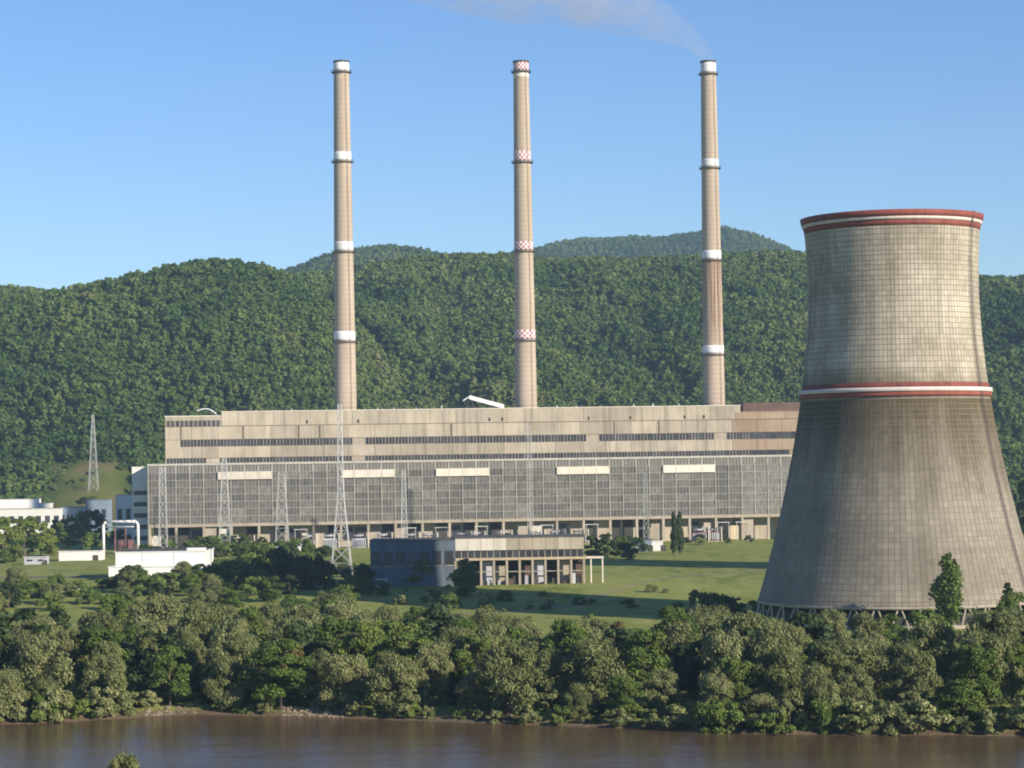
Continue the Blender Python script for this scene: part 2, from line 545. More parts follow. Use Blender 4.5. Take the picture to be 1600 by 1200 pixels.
def quads_mesh(name, c, ax, ay, tint, core=None):
    """c centres (n,3), ax, ay half axes (n,3)"""
    n = len(c)
    v = np.empty((n, 4, 3))
    v[:, 0] = c - ax - ay * 0.4; v[:, 1] = c + ax * 0.3 - ay; v[:, 2] = c + ax + ay * 0.4; v[:, 3] = c - ax * 0.3 + ay
    v = v.reshape(-1, 3)
    f = np.arange(n * 4)
    me = bpy.data.meshes.new(name)
    me.vertices.add(n * 4); me.vertices.foreach_set('co', v.ravel())
    me.loops.add(n * 4); me.loops.foreach_set('vertex_index', f)
    me.polygons.add(n); me.polygons.foreach_set('loop_start', np.arange(0, n * 4, 4))
    a = me.attributes.new('tint', 'FLOAT', 'POINT')
    a.data.foreach_set('value', np.repeat(tint, 4).astype(np.float32))
    me.update(calc_edges=True)
    return me

def leaves_on_lobes(g, lobes, n, leaf, droop=0.0, shell=0.3):
    w_ = np.array([l[3] ** 2 for l in lobes]); w_ /= w_.sum()
    idx = g.choice(len(lobes), n, p=w_)
    L = np.array(lobes)[idx]
    d = g.normal(size=(n, 3)); d /= np.linalg.norm(d, axis=1)[:, None]
    d[:, 2] = np.where(d[:, 2] < -0.3, d[:, 2] * -0.6, d[:, 2])
    r = L[:, 3] * (shell + (1.25 - shell) * g.random(n) ** 0.8)
    c = L[:, :3] + d * r[:, None] * np.stack([np.ones(n), np.ones(n), L[:, 4]], 1)
    nor = d + g.normal(size=(n, 3)) * 0.55
    nor /= np.linalg.norm(nor, axis=1)[:, None]
    t = g.normal(size=(n, 3)); t[:, 2] -= droop * 4
    ax = np.cross(nor, t); ax /= np.linalg.norm(ax, axis=1)[:, None]
    ay = np.cross(ax, nor)
    s = leaf * (0.55 + 0.8 * g.random(n))
    tint = np.clip(0.5 + 0.22 * g.normal(size=n) + 0.16 * np.sin(idx * 2.3), 0, 1)
    return c, ax * (s * (1 - 0.45 * min(droop, 1)))[:, None], ay * (s * (1 + 0.9 * droop))[:, None], tint

def lobes_round(g, H, Rr, base=0.12, k=22, taper=0.55, zsq=0.85):
    out = []
    for i in range(k):
        t = (i + 0.5) / k
        z = H * (base + (0.98 - base) * t)
        prof = math.sin(math.pi * min(1, 0.22 + 0.74 * t)) ** taper
        a = g.random() * 6.283
        rr = Rr * prof * (0.25 + 0.68 * g.random() ** 0.7)
        lr = Rr * (0.17 + 0.22 * g.random()) * (0.6 + 0.4 * prof)
        z = min(z, H - lr * zsq * 0.95)
        out.append((math.cos(a) * rr, math.sin(a) * rr, z, lr, zsq * (0.8 + 0.5 * g.random())))
    return out

def trunk_mesh(name, g, H, Rr, lobes, r0):
    mb = MB()
    pts = [Vector((0, 0, -0.6))]
    for i in range(1, 6):
        pts.append(Vector((g.normal() * 0.03 * H * i / 5, g.normal() * 0.03 * H * i / 5, H * 0.8 * i / 5)))
    for i in range(5):
        mb.tube(pts[i], pts[i + 1], r0 * (1 - i * 0.17), r0 * (1 - (i + 1) * 0.17), 7)
    for j in range(0, len(lobes), 3):
        l = lobes[j]
        e = Vector(l[:3])
        s = pts[1 + min(3, int(4 * e.z / H))].copy()
        s.z = min(s.z, e.z * 0.8)
        mid = (s + e) / 2 + Vector((0, 0, 0.08 * H))
        mb.tube(s, mid, r0 * 0.35, r0 * 0.22, 5)
        mb.tube(mid, e, r0 * 0.22, r0 * 0.08, 5)
    return mb.mesh(name)

class Kind:
    pass
KINDS = {}
def make_kind(key, seed, H, Rr, n, leaf, mat, droop=0.0, base=0.12, k=22, taper=0.55, zsq=0.85, style='round'):
    g = np.random.default_rng(seed)
    if style == 'column':
        lobes = []
        for i in range(k):
            t = (i + 0.5) / k
            pr = math.sin(math.pi * (0.16 + 0.80 * t)) ** 0.7
            a = g.random() * 6.283
            lobes.append((math.cos(a) * Rr * 0.35 * pr, math.sin(a) * Rr * 0.35 * pr, H * (0.05 + 0.9 * t), Rr * (0.45 + 0.3 * g.random()) * pr, 1.5))
    elif style == 'conifer':
        lobes = []
        for i in range(k):
            t = (i + 0.5) / k
            for q in range(5):
                a = g.random() * 6.283
                rr = Rr * (1 - t) * 0.75
                lobes.append((math.cos(a) * rr, math.sin(a) * rr, H * (0.06 + 0.92 * t), Rr * (0.13 + 0.25 * (1 - t)), 1.0))
    else:
        lobes = lobes_round(g, H, Rr, base, k, taper, zsq)
    c, ax, ay, tint = leaves_on_lobes(g, lobes, n, leaf, droop)
    me = quads_mesh('crown', c, ax, ay, tint)
    me.materials.append(mat)
    tm = trunk_mesh('trunk', g, H, Rr, lobes, max(0.12, H * 0.02))
    tm.materials.append(C_BARK)
    K = Kind(); K.crown = me; K.trunk = tm; K.H = H; K.R = Rr
    KINDS[key] = K
    return K

WILLOWS, GREENS, BUSHES, DARKS = [], [], [], []
for i in range(5):
    make_kind('willow%d' % i, 100 + i, 12, 4.6, 20000, 0.155, L_WILLOW, droop=0.75, base=0.05, k=44, zsq=1.3); WILLOWS.append('willow%d' % i)
for i in range(4):
    make_kind('green%d' % i, 200 + i, 12, 4.5, 16000, 0.175, L_GREEN, droop=0.2, base=0.12, k=36); GREENS.append('green%d' % i)
for i in range(3):
    make_kind('bush%d' % i, 300 + i, 4, 3.0, 5500, 0.17, L_WILLOW if i != 1 else L_GREEN, droop=0.35, base=0.0, k=14); BUSHES.append('bush%d' % i)
for i in range(3):
    make_kind('dark%d' % i, 400 + i, 10, 4.4, 5000, 0.30, L_DARK, base=0.05, k=20); DARKS.append('dark%d' % i)
for i in range(2):
    make_kind('dbush%d' % i, 330 + i, 4, 3.0, 4000, 0.2, L_DARK, droop=0.1, base=0.0, k=14)
    make_kind('gbush%d' % i, 340 + i, 4, 3.0, 4000, 0.2, L_GREEN, droop=0.1, base=0.0, k=14)
make_kind('bright0', 500, 12, 5.0, 6000, 0.30, L_BRIGHT, base=0.06, k=20)
make_kind('bright1', 501, 10, 4.6, 5000, 0.30, L_BRIGHT, base=0.04, k=18)
make_kind('rust0', 510, 12, 4.2, 7000, 0.25, L_RUST, droop=0.5, base=0.06, k=22)
make_kind('poplar0', 520, 18, 3.0, 6500, 0.30, L_GREEN, style='column', k=20)
make_kind('poplar1', 521, 18, 2.4, 5000, 0.32, L_DARK, style='column', k=20)
make_kind('conifer0', 530, 12, 3.0, 4500, 0.25, L_DARK, style='conifer', k=20)

def plant(name, key, x, y, h, label, cat, group=None, wide=1.0, z=None, rot=None):
    K = KINDS[key]
    s = h / K.H
    if z is None:
        z = gh(x, y)
    e = empty(name, (x, y, z - 0.05), random.uniform(0, 6.28) if rot is None else rot)
    e.scale = (s * wide, s * wide, s)
    tag(e, label, cat, group)
    for nm, me in (('trunk', K.trunk), ('crown', K.crown)):
        o = bpy.data.objects.new(nm, me)
        COL.objects.link(o)
        o.parent = e
    return e

# tops of the riverside wood, read along the picture, limit how tall the trees grow at each bearing
TOPX = [0, 100, 200, 300, 400, 500, 560, 640, 700, 800, 850, 950, 1000, 1050, 1100, 1150, 1200, 1300, 1450, 1500, 1560, 1600]
TOPY = [920, 925, 920, 935, 912, 932, 920, 938, 952, 942, 975, 965, 970, 955, 916, 948, 960, 955, 952, 945, 915, 905]
def top_limit(px, y):
    return at_y(px, float(np.interp(px, TOPX, TOPY)), y).z

def zone(px):
    for lim_, nm in ((180, 'facing the ruined wall'), (340, 'facing the big white hall'), (565, 'facing the tall lattice mast'), (930, 'facing the pump house'), (1180, 'facing the open meadow')):
        if px < lim_:
            return nm
    return 'facing the cooling tower'
count = 0
rows = [(5, 10.5, 'front'), (13, 10, 'front'), (23, 10.5, 'mid'), (35, 11, 'mid'), (48, 11, 'mid'), (62, 11, 'back'), (80, 12, 'back'), (98, 12, 'back'), (118, 13, 'back')]
for ri, (t, step, rname) in enumerate(rows):
    x = -118 + (ri % 2) * 4.0
    while x < 112:
        xx = x + random.uniform(-2.6, 2.6)
        yy = float(shore(xx)) + t + random.uniform(-2.5, 3.0)
        x += step * random.uniform(0.8, 1.15)
        px = 800 + xx / yy * FPX
        if px < -60 or px > 1660:
            continue
        if (xx - 100) ** 2 + (yy - 613) ** 2 < 47 ** 2:
            continue
        z = gh(xx, yy)
        lim = top_limit(min(max(px, 0), 1600), yy) - z
        if rname == 'front':
            h = random.uniform(4.5, 12.5)
        else:
            h = random.uniform(10, 15)
        h = min(h, lim * random.uniform(0.62, 1.06))
        if 560 < px < 800 and rname == 'front' and random.random() < 0.3:
            h = min(h, 6.0)
        if h < 3.0:
            continue
        u = random.random()
        if rname == 'front':
            key = random.choice(WILLOWS) if u < 0.8 else random.choice(GREENS)
        else:
            key = random.choice(WILLOWS) if u < 0.55 else (random.choice(GREENS) if u < 0.86 else random.choice(DARKS))
        if u > 0.975:
            key = 'rust0'
        kind = key[:-1]
        wide = random.uniform(0.85, 1.35) * (1.25 if h < 8 else 1.0)
        desc = {'willow': 'grey-green drooping willow', 'green': 'mid-green leafy tree', 'dark': 'dark green dense tree', 'rust': 'rust-tinged leafy tree'}[kind]
        size = 'tall ' if h > 11 else ('short ' if h < 7.5 else '')
        place = {'front': 'at the water edge', 'mid': 'within the riverside wood', 'back': 'at the wood\'s landward edge'}[rname] + ', ' + zone(px)
        desc = size + desc
        plant({'willow': 'willow_tree', 'green': 'leafy_tree', 'dark': 'dense_tree', 'rust': 'rusty_tree'}[kind], key, xx, yy, h, desc + ' ' + place, 'tree', desc + 's ' + place, wide)
        count += 1
# low shrubs that hang over the water
x = -110
while x < 100:
    xx = x + random.uniform(-2, 2)
    yy = float(shore(xx)) + random.uniform(0.2, 1.8)
    px = 800 + xx / yy * FPX
    x += random.uniform(2.0, 4.6)
    if 215 < px < 285 or 435 < px < 530:
        continue
    big = px > 1040 or px < 215
    h = random.uniform(2.4, 5.2) if big else random.uniform(1.2, 3.2)
    plant('bank_shrub', random.choice(BUSHES), xx, yy, h, 'low leafy shrub leaning over the brown water, ' + zone(px), 'shrub', 'waterline shrubs ' + zone(px), random.uniform(0.8, 1.15))
x = -112
while x < 104:       # undergrowth between the trunks
    xx = x + random.uniform(-2, 2)
    yy = float(shore(xx)) + random.uniform(4, 15)
    px = 800 + xx / yy * FPX
    x += random.uniform(2.4, 4.5)
    plant('undergrowth_shrub', random.choice(BUSHES + ['dbush0', 'gbush1']), xx, yy, random.uniform(2.0, 4.0), 'leafy undergrowth shrub between the bank trees, ' + zone(px), 'shrub', 'undergrowth ' + zone(px), random.uniform(0.9, 1.3))
# foreground sapling on the near bank whose tip reaches into the picture
p = at_y(193, 1180, 286)
plant('sapling', 'willow2', p.x, 286, p.z - gh(p.x, 286), 'pale green willow tip on the near bank, alone in front of the river', 'tree', None, 0.8)

# --- single trees and shrubs of the plain
def plant_px(name, key, px, ybase, hpx, label, cat='tree', group=None, wpx=None, wide=1.0, dist=None):
    z = 0.0
    for _ in range(4):
        P = on_z(px, ybase, z)
        z = gh(P.x, P.y)
    if dist:
        P = at_y(px, ybase, dist)
        z = gh(P.x, dist)
        hpx += (P.z - z) * FPX / dist
    sc = P.y / FPX
    h = hpx * sc
    if key[:-1] in ('dark', 'green') and ((wpx and wpx > hpx * 0.95) or h < 6):
        key = ('dbush' if key[:-1] == 'dark' else 'gbush') + str(int(key[-1]) % 2)
        if not wpx: wide *= 0.85
    if wpx:
        K = KINDS[key]
        wide = (wpx * sc) / (2 * K.R * h / K.H * 0.95)
    return plant(name, key, P.x, P.y, h, label, cat, group, wide)

plant_px('poplar', 'poplar0', 1482, 968, 108, 'tall green poplar standing before the cooling tower legs', wpx=46, dist=562)
plant_px('poplar', 'poplar1', 1053, 868, 72, 'dark slender poplar on the grass before the turbine hall, taller of a pair', wpx=13)
plant_px('poplar', 'poplar1', 1063, 866, 70, 'dark slender poplar on the grass before the turbine hall, greener of a pair', wpx=15)
plant_px('conifer', 'conifer0', 1576, 985, 75, 'dark pointed conifer rising from trees at cooling tower foot', wpx=50, dist=548)
plant_px('round_tree', 'green0', 657, 926, 50, 'round green tree before the shaded end of the pump house', wpx=46)
plant_px('poplar', 'poplar0', 727, 940, 62, 'light green upright tree between shaded and lit halves of pump house', wpx=44)
plant_px('round_tree', 'bright0', 5, 876, 66, 'bright green spreading tree on the plain beside the white hut, leftmost mass', wpx=60)
for i, (a, b, hh, ww) in enumerate([(38, 872, 62, 62), (64, 868, 52, 44)]):
    plant_px('round_tree', 'bright%d' % (1 - i), a, b, hh, ['bright green broad tree beside the pale low hut', 'bright green smaller tree towards the shaded office block'][i], wpx=ww)
for i, (a, b, hh, ww, k) in enumerate([(105, 858, 50, 40, 'green1'), (128, 850, 50, 36, 'green0'), (150, 846, 48, 34, 'dark1'), (140, 866, 34, 34, 'green2'), (172, 800, 26, 26, 'dark2'), (196, 812, 32, 24, 'dark0'), (85, 848, 36, 30, 'dark2'), (190, 852, 24, 30, 'dark1')]):
    plant_px('yard_tree', k, a, b, hh, 'dark green tree in the yard between office block and turbine hall', 'tree', 'trees in the yard left of the turbine hall', wpx=ww)
g2 = random.Random(5)
for i in range(46):
    px = g2.uniform(225, 520); by = g2.uniform(856, 880)
    plant_px('yard_shrub', g2.choice(['dark0', 'dark1', 'green3', 'bush1', 'dark2']), px, by, g2.uniform(14, 26), 'dark shrub in the overgrown strip before the turbine hall', 'shrub', 'shrubs before the turbine hall', wide=g2.uniform(1.0, 1.5))
for (a, b, hh, ww, k) in [(208, 922, 36, 46, 'green1'), (330, 925, 34, 46, 'green2'), (365, 930, 42, 60, 'green0'), (400, 928, 44, 56, 'dark1'), (435, 922, 62, 60, 'dark0'), (470, 925, 50, 56, 'dark2'), (500, 925, 50, 50, 'dark1'), (350, 905, 30, 40, 'green3'), (385, 905, 34, 44, 'dark2'), (455, 903, 40, 46, 'dark0'), (488, 902, 36, 40, 'green0'), (568, 922, 36, 34, 'dark1'), (240, 932, 26, 40, 'green3'), (290, 934, 26, 44, 'dark0')]:
    plant_px('field_tree', k, a, b, hh, 'bushy tree in the thicket between white hall and lattice mast', 'tree', 'thicket trees beside the lattice mast', wpx=ww)
for i in range(46):
    px = g2.uniform(-20, 330); by = g2.uniform(846, 893)
    if 30 < px < 175 and by > 852 and g2.random() < 0.8: continue
    if 165 < px < 325 and by > 868: continue
    plant_px('plain_shrub', g2.choice(['dark0', 'dark1', 'green3', 'green1', 'bright1']), px, by, g2.uniform(10, 24), 'rounded bush on the plain between white hall and turbine hall', 'shrub', 'bushes on the plain', wide=g2.uniform(1.0, 1.6))
for i in range(34):
    px = g2.uniform(330, 580); by = g2.uniform(875, 930)
    plant_px('thicket_bush', g2.choice(['green0', 'dark1', 'green3', 'green1', 'bush1']), px, by, g2.uniform(16, 34), 'leafy bush in the thicket around the tall lattice mast', 'shrub', 'thicket around the tall lattice mast', wide=g2.uniform(1.0, 1.5))
for (a, b, hh, ww, k) in [(925, 872, 36, 32, 'dark1'), (950, 872, 38, 36, 'dark0'), (972, 872, 34, 32, 'green1'), (1000, 862, 22, 30, 'dark2'), (985, 874, 26, 30, 'dark1')]:
    plant_px('clump_tree', k, a, b, hh, 'dark rounded tree in the clump right of the pump house', 'tree', 'clump beside the pump house', wpx=ww)
for (a, b, hh, ww, k) in [(1085, 948, 26, 40, 'bush0'), (1120, 962, 34, 50, 'green1'), (1150, 958, 24, 36, 'dark1'), (1180, 965, 26, 44, 'bush1'), (1215, 968, 20, 40, 'bush0'), (1060, 962, 20, 40, 'bush1')]:
    plant_px('meadow_shrub', k, a, b, hh, 'shrub at the edge of the meadow beside the cooling tower', 'shrub', 'shrubs at the cooling tower foot', wpx=ww)
for (a, b, hh, ww, k) in [(1598, 838, 85, 40, 'dark0'), (1620, 842, 100, 60, 'dark1'), (1590, 800, 40, 40, 'green2')]:
    plant_px('back_tree', k, a, b, hh, 'tree behind the sunlit flank of the cooling tower', 'tree', 'trees behind the cooling tower', wpx=ww)
for i in range(24):
    px = g2.uniform(-20, 330); by = g2.uniform(912, 950)
    plant_px('verge_shrub', g2.choice(['bush0', 'bush1', 'green3', 'green1']), px, by, g2.uniform(10, 24), 'green shrub on the field verge behind the riverside wood', 'shrub', 'shrubs on the field verge', wide=g2.uniform(1.0, 1.6))
for i in range(40):
    px = g2.uniform(-30, 575); by = g2.uniform(928, 962)
    k = g2.choice(['green0', 'green1', 'green3', 'willow1', 'willow3', 'dark1', 'gbush0'])
    nm = {'green': 'mid-green', 'willo': 'grey-green', 'dark1': 'dark green', 'gbush': 'low fresh green'}[k[:5]]
    plant_px('verge_tree', k, px, by, g2.uniform(22, 42) * (0.7 if k == 'gbush0' else 1), nm + ' tree between the riverside wood and the field, ' + zone(px), 'tree', nm + ' verge trees ' + zone(px), wide=g2.uniform(1.1, 1.5))
for i in range(30):
    px = g2.uniform(570, 1180); by = g2.uniform(912, 968)
    if 740 < px and by < 935: continue
    plant_px('meadow_tuft', g2.choice(['bush0', 'bush1', 'bush2']), px, by, g2.uniform(3, 8), 'small low shrub scattered over the open meadow', 'shrub', 'low shrubs of the meadow', wide=g2.uniform(1.0, 1.8))
for i in range(22):
    px = g2.uniform(75, 210); P = at_y(px, 740, g2.uniform(1505, 1640))
    plant('knoll_shrub', g2.choice(['gbush0', 'gbush1', 'bush0', 'dbush1']), P.x, P.y, g2.uniform(2.0, 5.5), 'scrubby bush on the grassy knoll around the far pylon', 'shrub', 'bushes on the knoll', g2.uniform(0.9, 1.5), z=float(hills_h(np.array([P.x]), np.array([P.y]))[0]))
for (a, b, hh, ww, k) in [(596, 938, 22, 30, 'gbush0'), (628, 946, 18, 34, 'bush0'), (676, 944, 20, 34, 'bush1'), (702, 952, 24, 34, 'gbush1'), (765, 950, 22, 36, 'bush0'), (790, 944, 16, 26, 'gbush0'), (545, 940, 24, 36, 'gbush1'), (525, 948, 26, 40, 'bush1'), (1015, 935, 12, 22, 'bush0'), (905, 946, 12, 24, 'gbush0'), (985, 950, 14, 30, 'bush1'), (860, 952, 14, 30, 'bush0')]:
    plant_px('meadow_bush', k, a, b, hh, 'sunlit rounded bush on the meadow in front of the pump house', 'shrub', 'bushes before the pump house', wpx=ww)
for i in range(22):
    px = g2.uniform(930, 1190); by = g2.uniform(842, 852)
    plant_px('foot_shrub', g2.choice(['bush0', 'bush1', 'dark2']), px, by, g2.uniform(5, 13), 'low shrub along the foot of the turbine hall', 'shrub', 'shrubs along the hall foot', wide=g2.uniform(1.0, 1.6))

# --- woods on the hills: one mass, geometry-node instances of leafy crowns
src = bpy.data.collections.new('forest_crowns')
for i in range(5):
    g = np.random.default_rng(700 + i)
    lob = lobes_round(g, 11, 4.8, 0.1, 12, 0.5, 0.9)
    c, ax, ay, tint = leaves_on_lobes(g, lob, 330, 0.95, 0.1, 0.75)
    me = quads_mesh('forest_crown', c, ax, ay, np.clip(tint * 0.5 + 0.25, 0, 1))
    me.materials.append(L_FOREST)
    src.objects.link(bpy.data.objects.new('forest_crown', me))

def forest(name, X, Y, Z, smin, smax, seed, label):
    g = np.random.default_rng(seed)
    n = len(X)
    me = bpy.data.meshes.new(name)
    me.vertices.add(n)
    me.vertices.foreach_set('co', np.stack([X, Y, Z], 1).ravel())
    for an, ty, val in (('sc', 'FLOAT', smin + (smax - smin) * g.random(n) ** 1.6), ('rz', 'FLOAT', g.random(n) * 6.283), ('kind_id', 'INT', g.integers(0, 5, n))):
        a = me.attributes.new(an, ty, 'POINT')
        a.data.foreach_set('value', val.astype(np.float32 if ty == 'FLOAT' else np.int32))
    me.materials.append(L_FOREST)
    o = put(name, me)
    stuff(o)
    tag(o, label, 'forest')
    ng = bpy.data.node_groups.new(name + '_nodes', 'GeometryNodeTree')
    ng.interface.new_socket('Geometry', in_out='INPUT', socket_type='NodeSocketGeometry')
    ng.interface.new_socket('Geometry', in_out='OUTPUT', socket_type='NodeSocketGeometry')
    N, L = ng.nodes, ng.links
    gi, go = N.new('NodeGroupInput'), N.new('NodeGroupOutput')
    ci = N.new('GeometryNodeCollectionInfo')
    ci.inputs['Collection'].default_value = src
    ci.inputs['Separate Children'].default_value = True
    ci.inputs['Reset Children'].default_value = True
    ip = N.new('GeometryNodeInstanceOnPoints')
    def attr(nm, ty):
        a = N.new('GeometryNodeInputNamedAttribute')
        a.data_type = ty
        a.inputs['Name'].default_value = nm
        return a.outputs['Attribute']
    cx = N.new('ShaderNodeCombineXYZ')
    L.new(attr('rz', 'FLOAT'), cx.inputs['Z'])
    L.new(gi.outputs[0], ip.inputs['Points'])
    L.new(ci.outputs[0], ip.inputs['Instance'])
    ip.inputs['Pick Instance'].default_value = True
    L.new(attr('kind_id', 'INT'), ip.inputs['Instance Index'])
    L.new(cx.outputs[0], ip.inputs['Rotation'])
    L.new(attr('sc', 'FLOAT'), ip.inputs['Scale'])
    L.new(ip.outputs[0], go.inputs[0])
    md = o.modifiers.new('scatter', 'NODES')
    md.node_group = ng
    return o

def scatter(x0, x1, y0, y1, step, jit, hf, cond):
    X, Y = np.meshgrid(np.arange(x0, x1, step), np.arange(y0, y1, step))
    X = (X + rng.uniform(-jit, jit, X.shape)).ravel(); Y = (Y + rng.uniform(-jit, jit, Y.shape)).ravel()
    k = cond(X, Y)
    X, Y = X[k], Y[k]
    return X, Y, hf(X, Y)
def in_view(X, Y):
    return np.abs(X / Y) < 0.255
X, Y, Z = scatter(-700, 700, 1475, 2520, 5.0, 2.4, hills_h, lambda X, Y: in_view(X, Y) & (clear_mask(X, Y) < 0.35 + 0.3 * rng.random(len(X))) & (hills_h(X, Y) > -1))
forest('hill_forest', X, Y, Z - 1.0, 0.36, 1.15, 61, 'dense green deciduous wood covering the hills behind the power station')
X, Y, Z = scatter(-1300, 1400, 3350, 5100, 9.5, 4.0, far_h, lambda X, Y: (np.abs(X / Y) < 0.24) & (far_h(X, Y) > 130))
forest('distant_forest', X, Y, Z - 1.0, 0.8, 1.3, 62, 'hazy blue-green wood covering the distant ridges')

# ------------------------------------------------------------------ power station frame of reference
ALPHA = R(6.5)
Q0 = at_y(740, 812, 1088.0)
E = Vector((math.cos(ALPHA), math.sin(ALPHA), 0)); NRM = Vector((-math.sin(ALPHA), math.cos(ALPHA), 0))
def fac3(px, py, off=0.0):
    d = ray(px, py)
    t = ((Q0 - CAM).dot(NRM) + off) / d.dot(NRM)
    return CAM + d * t
_o = fac3(232, 812)
ORG = Vector((_o.x, _o.y, 0.0))
def fac(px, py, off=0.0):
    P = fac3(px, py, off)
    return (P - ORG).dot(E), P.z
def fworld(s, off, z=0.0):
    return ORG + E * s + NRM * off + Vector((0, 0, z))

# ---------------- turbine hall
NB = 49
HL = fac(1262, 800)[0]
B = HL / NB
HZ0 = fac(740, 811)[1]            # underside of the glazing
HZ1 = fac(740, 721)[1]            # top of the glazing
hall = empty('turbine_hall', ORG, ALPHA)
tag(hall, 'long turbine hall with gridded dusty glass facade on open ground floor columns', 'power station')
NROW = 8
RH = (HZ1 - HZ0) / NROW
HD = 38.0
MB().box(0, HL, 0.45, HD, HZ0 - 0.8, HZ1).build('wall', C_HALL, hall)
MB().box(2, HL - 2, 7.0, HD - 1, -0.3, HZ0 - 0.8).build('ground_floor_wall', C_HALL, hall)
MB().box(-0.3, HL + 0.3, -0.25, HD, HZ1 + 0.05, HZ1 + 1.0).build('coping', C_MULL, hall)
MB().box(-0.2, HL + 0.2, -0.3, 0.44, HZ0 - 1.4, HZ0 - 0.1).build('edge_beam', C_HALL, hall)
MB().box(0.3, HL - 0.3, 0.5, HD - 0.4, HZ1 + 1.01, HZ1 + 1.12).build('roof', C_ROOF, hall)
pane_me = MB().box(0, B - 0.34, 0, 0.12, 0, RH - 0.2).mesh('pane'); pane_me.materials.append(G_PANE)
pale = []
for (a, b_) in ((343, 427), (540, 619), (684, 767), (872, 956), (1039, 1121)):
    i0 = int(round(fac(a, 745)[0] / B)); pale.append((i0, i0 + 4))
louv_me = MB().box(0, B - 0.34, 0, 0.12, 0, RH - 0.2).mesh('louvre'); louv_me.materials.append(G_LOUV)
rest = MB()
for r in range(NROW):
    z = HZ0 + r * RH + 0.1
    for i in range(NB):
        if r == NROW - 2 and any(a <= i < b_ for a, b_ in pale):
            continue
        if r == NROW - 1 and i >= 0:
            o = bpy.data.objects.new('louvre', louv_me)
        elif i <= 43:
            o = bpy.data.objects.new('pane', pane_me)
        else:
            rest.box(i * B + 0.17, (i + 1) * B - 0.17, 0.31, 0.43, z, z + RH - 0.2)
            continue
        COL.objects.link(o); o.parent = hall; o.location = (i * B + 0.17, 0.31, z)
stuff(rest.build('pane_field', G_PANE, hall))
mul_me = MB().box(-0.16, 0.16, 0, 0.42, 0, HZ1 - HZ0).mesh('mullion'); mul_me.materials.append(C_MULL)
for i in range(NB + 1):
    o = bpy.data.objects.new('mullion', mul_me); COL.objects.link(o); o.parent = hall; o.location = (i * B, 0, HZ0)
tr_me = MB().box(0.05, HL - 0.05, 0.08, 0.40, -0.085, 0.085).mesh('transom'); tr_me.materials.append(C_MULL)
for r in range(1, NROW):
    o = bpy.data.objects.new('transom', tr_me); COL.objects.link(o); o.parent = hall; o.location = (0, 0, HZ0 + r * RH)
bars = MB()
for i in range(NB):
    for q in (1, 2, 3):
        xx = (i + q / 4) * B
        bars.box(xx - 0.05, xx + 0.05, 0.18, 0.30, HZ0 + 0.06, HZ1 - 0.02)
stuff(bars.build('glazing_bars', C_MULL, hall))
fins = MB()
for i in range(NB):
    for q in range(8):
        xx = (i + (q + 0.5) / 8) * B
        fins.box(xx - 0.12, xx + 0.12, 0.03, 0.17, HZ1 - RH + 0.15, HZ1 - 0.05)
stuff(fins.build('louvre_fins', C_MULL, hall))
for (a, b_) in pale:
    p0 = MB().box(a * B + 0.25, b_ * B - 0.25, -0.55, 0.28, HZ0 + (NROW - 2) * RH + 0.05, HZ0 + (NROW - 1) * RH + 0.25).build('pale_panel', C_WPANEL, hall)
    for q in (1, 2, 3):
        MB().box((a + q) * B - 0.06, (a + q) * B + 0.06, -0.62, -0.56, HZ0 + (NROW - 2) * RH + 0.1, HZ0 + (NROW - 1) * RH + 0.2).build('panel_joint', C_HALL, p0)
col_me = MB().box(-0.55, 0.55, -0.1, 1.1, -0.6, HZ0 - 1.41).mesh('column'); col_me.materials.append(C_HALL)
for i in range(0, NB + 1, 2):
    o = bpy.data.objects.new('column', col_me); COL.objects.link(o); o.parent = hall; o.location = (min(i * B, HL - 0.7) + (0.6 if i == 0 else 0), 0, 0)
g3 = random.Random(3)
for i in range(NB):
    u = g3.random()
    x0, x1 = i * B + 0.65, (i + 1) * B - 0.65
    if u < 0.30:
        MB().box(x0, x1, 0.5 + (i % 3) * 0.6, 0.9 + (i % 3) * 0.6, 0.2, HZ0 - 1.6 - g3.choice([0, 2.0, 3.5])).build('infill_panel', g3.choice([C_HALL, C_WPANEL, C_OCHRE, C_HALL]), hall)
    elif u < 0.62:
        MB().box(x0, x1, 6.7, 6.95, 0.2, HZ0 - 1.6).build('doorway', C_DARK, hall)
    elif u < 0.8:
        MB().box(x0, x1, 6.6, 6.93, 3.0, HZ0 - 3.0).build('window', G_DARK, hall)
MB().box(-0.35, -0.02, 0.2, HD, -0.4, HZ1).build('gable', C_MULL, hall)

# annex against the left gable, its face shaded by the hall
annex_off = 26.0
s0, z1 = fac(206, 731, annex_off)
annex = empty('stair_annex', fworld(s0, annex_off), ALPHA)
tag(annex, 'narrow white annex block against the left end of the turbine hall', 'building')
aw = -s0 + -0.5
MB().box(0, aw, 0, 10, -0.4, z1).build('wall', C_WHITE, annex)
MB().box(-0.2, aw + 0.1, -0.2, 10.2, z1 + 0.02, z1 + 0.5).build('coping', C_WHITE, annex)
for k in range(5):
    MB().box(0.8, aw - 1.0, -0.12, -0.02, 4 + k * 5.2, 6.0 + k * 5.2).build('window', G_DARK, annex)

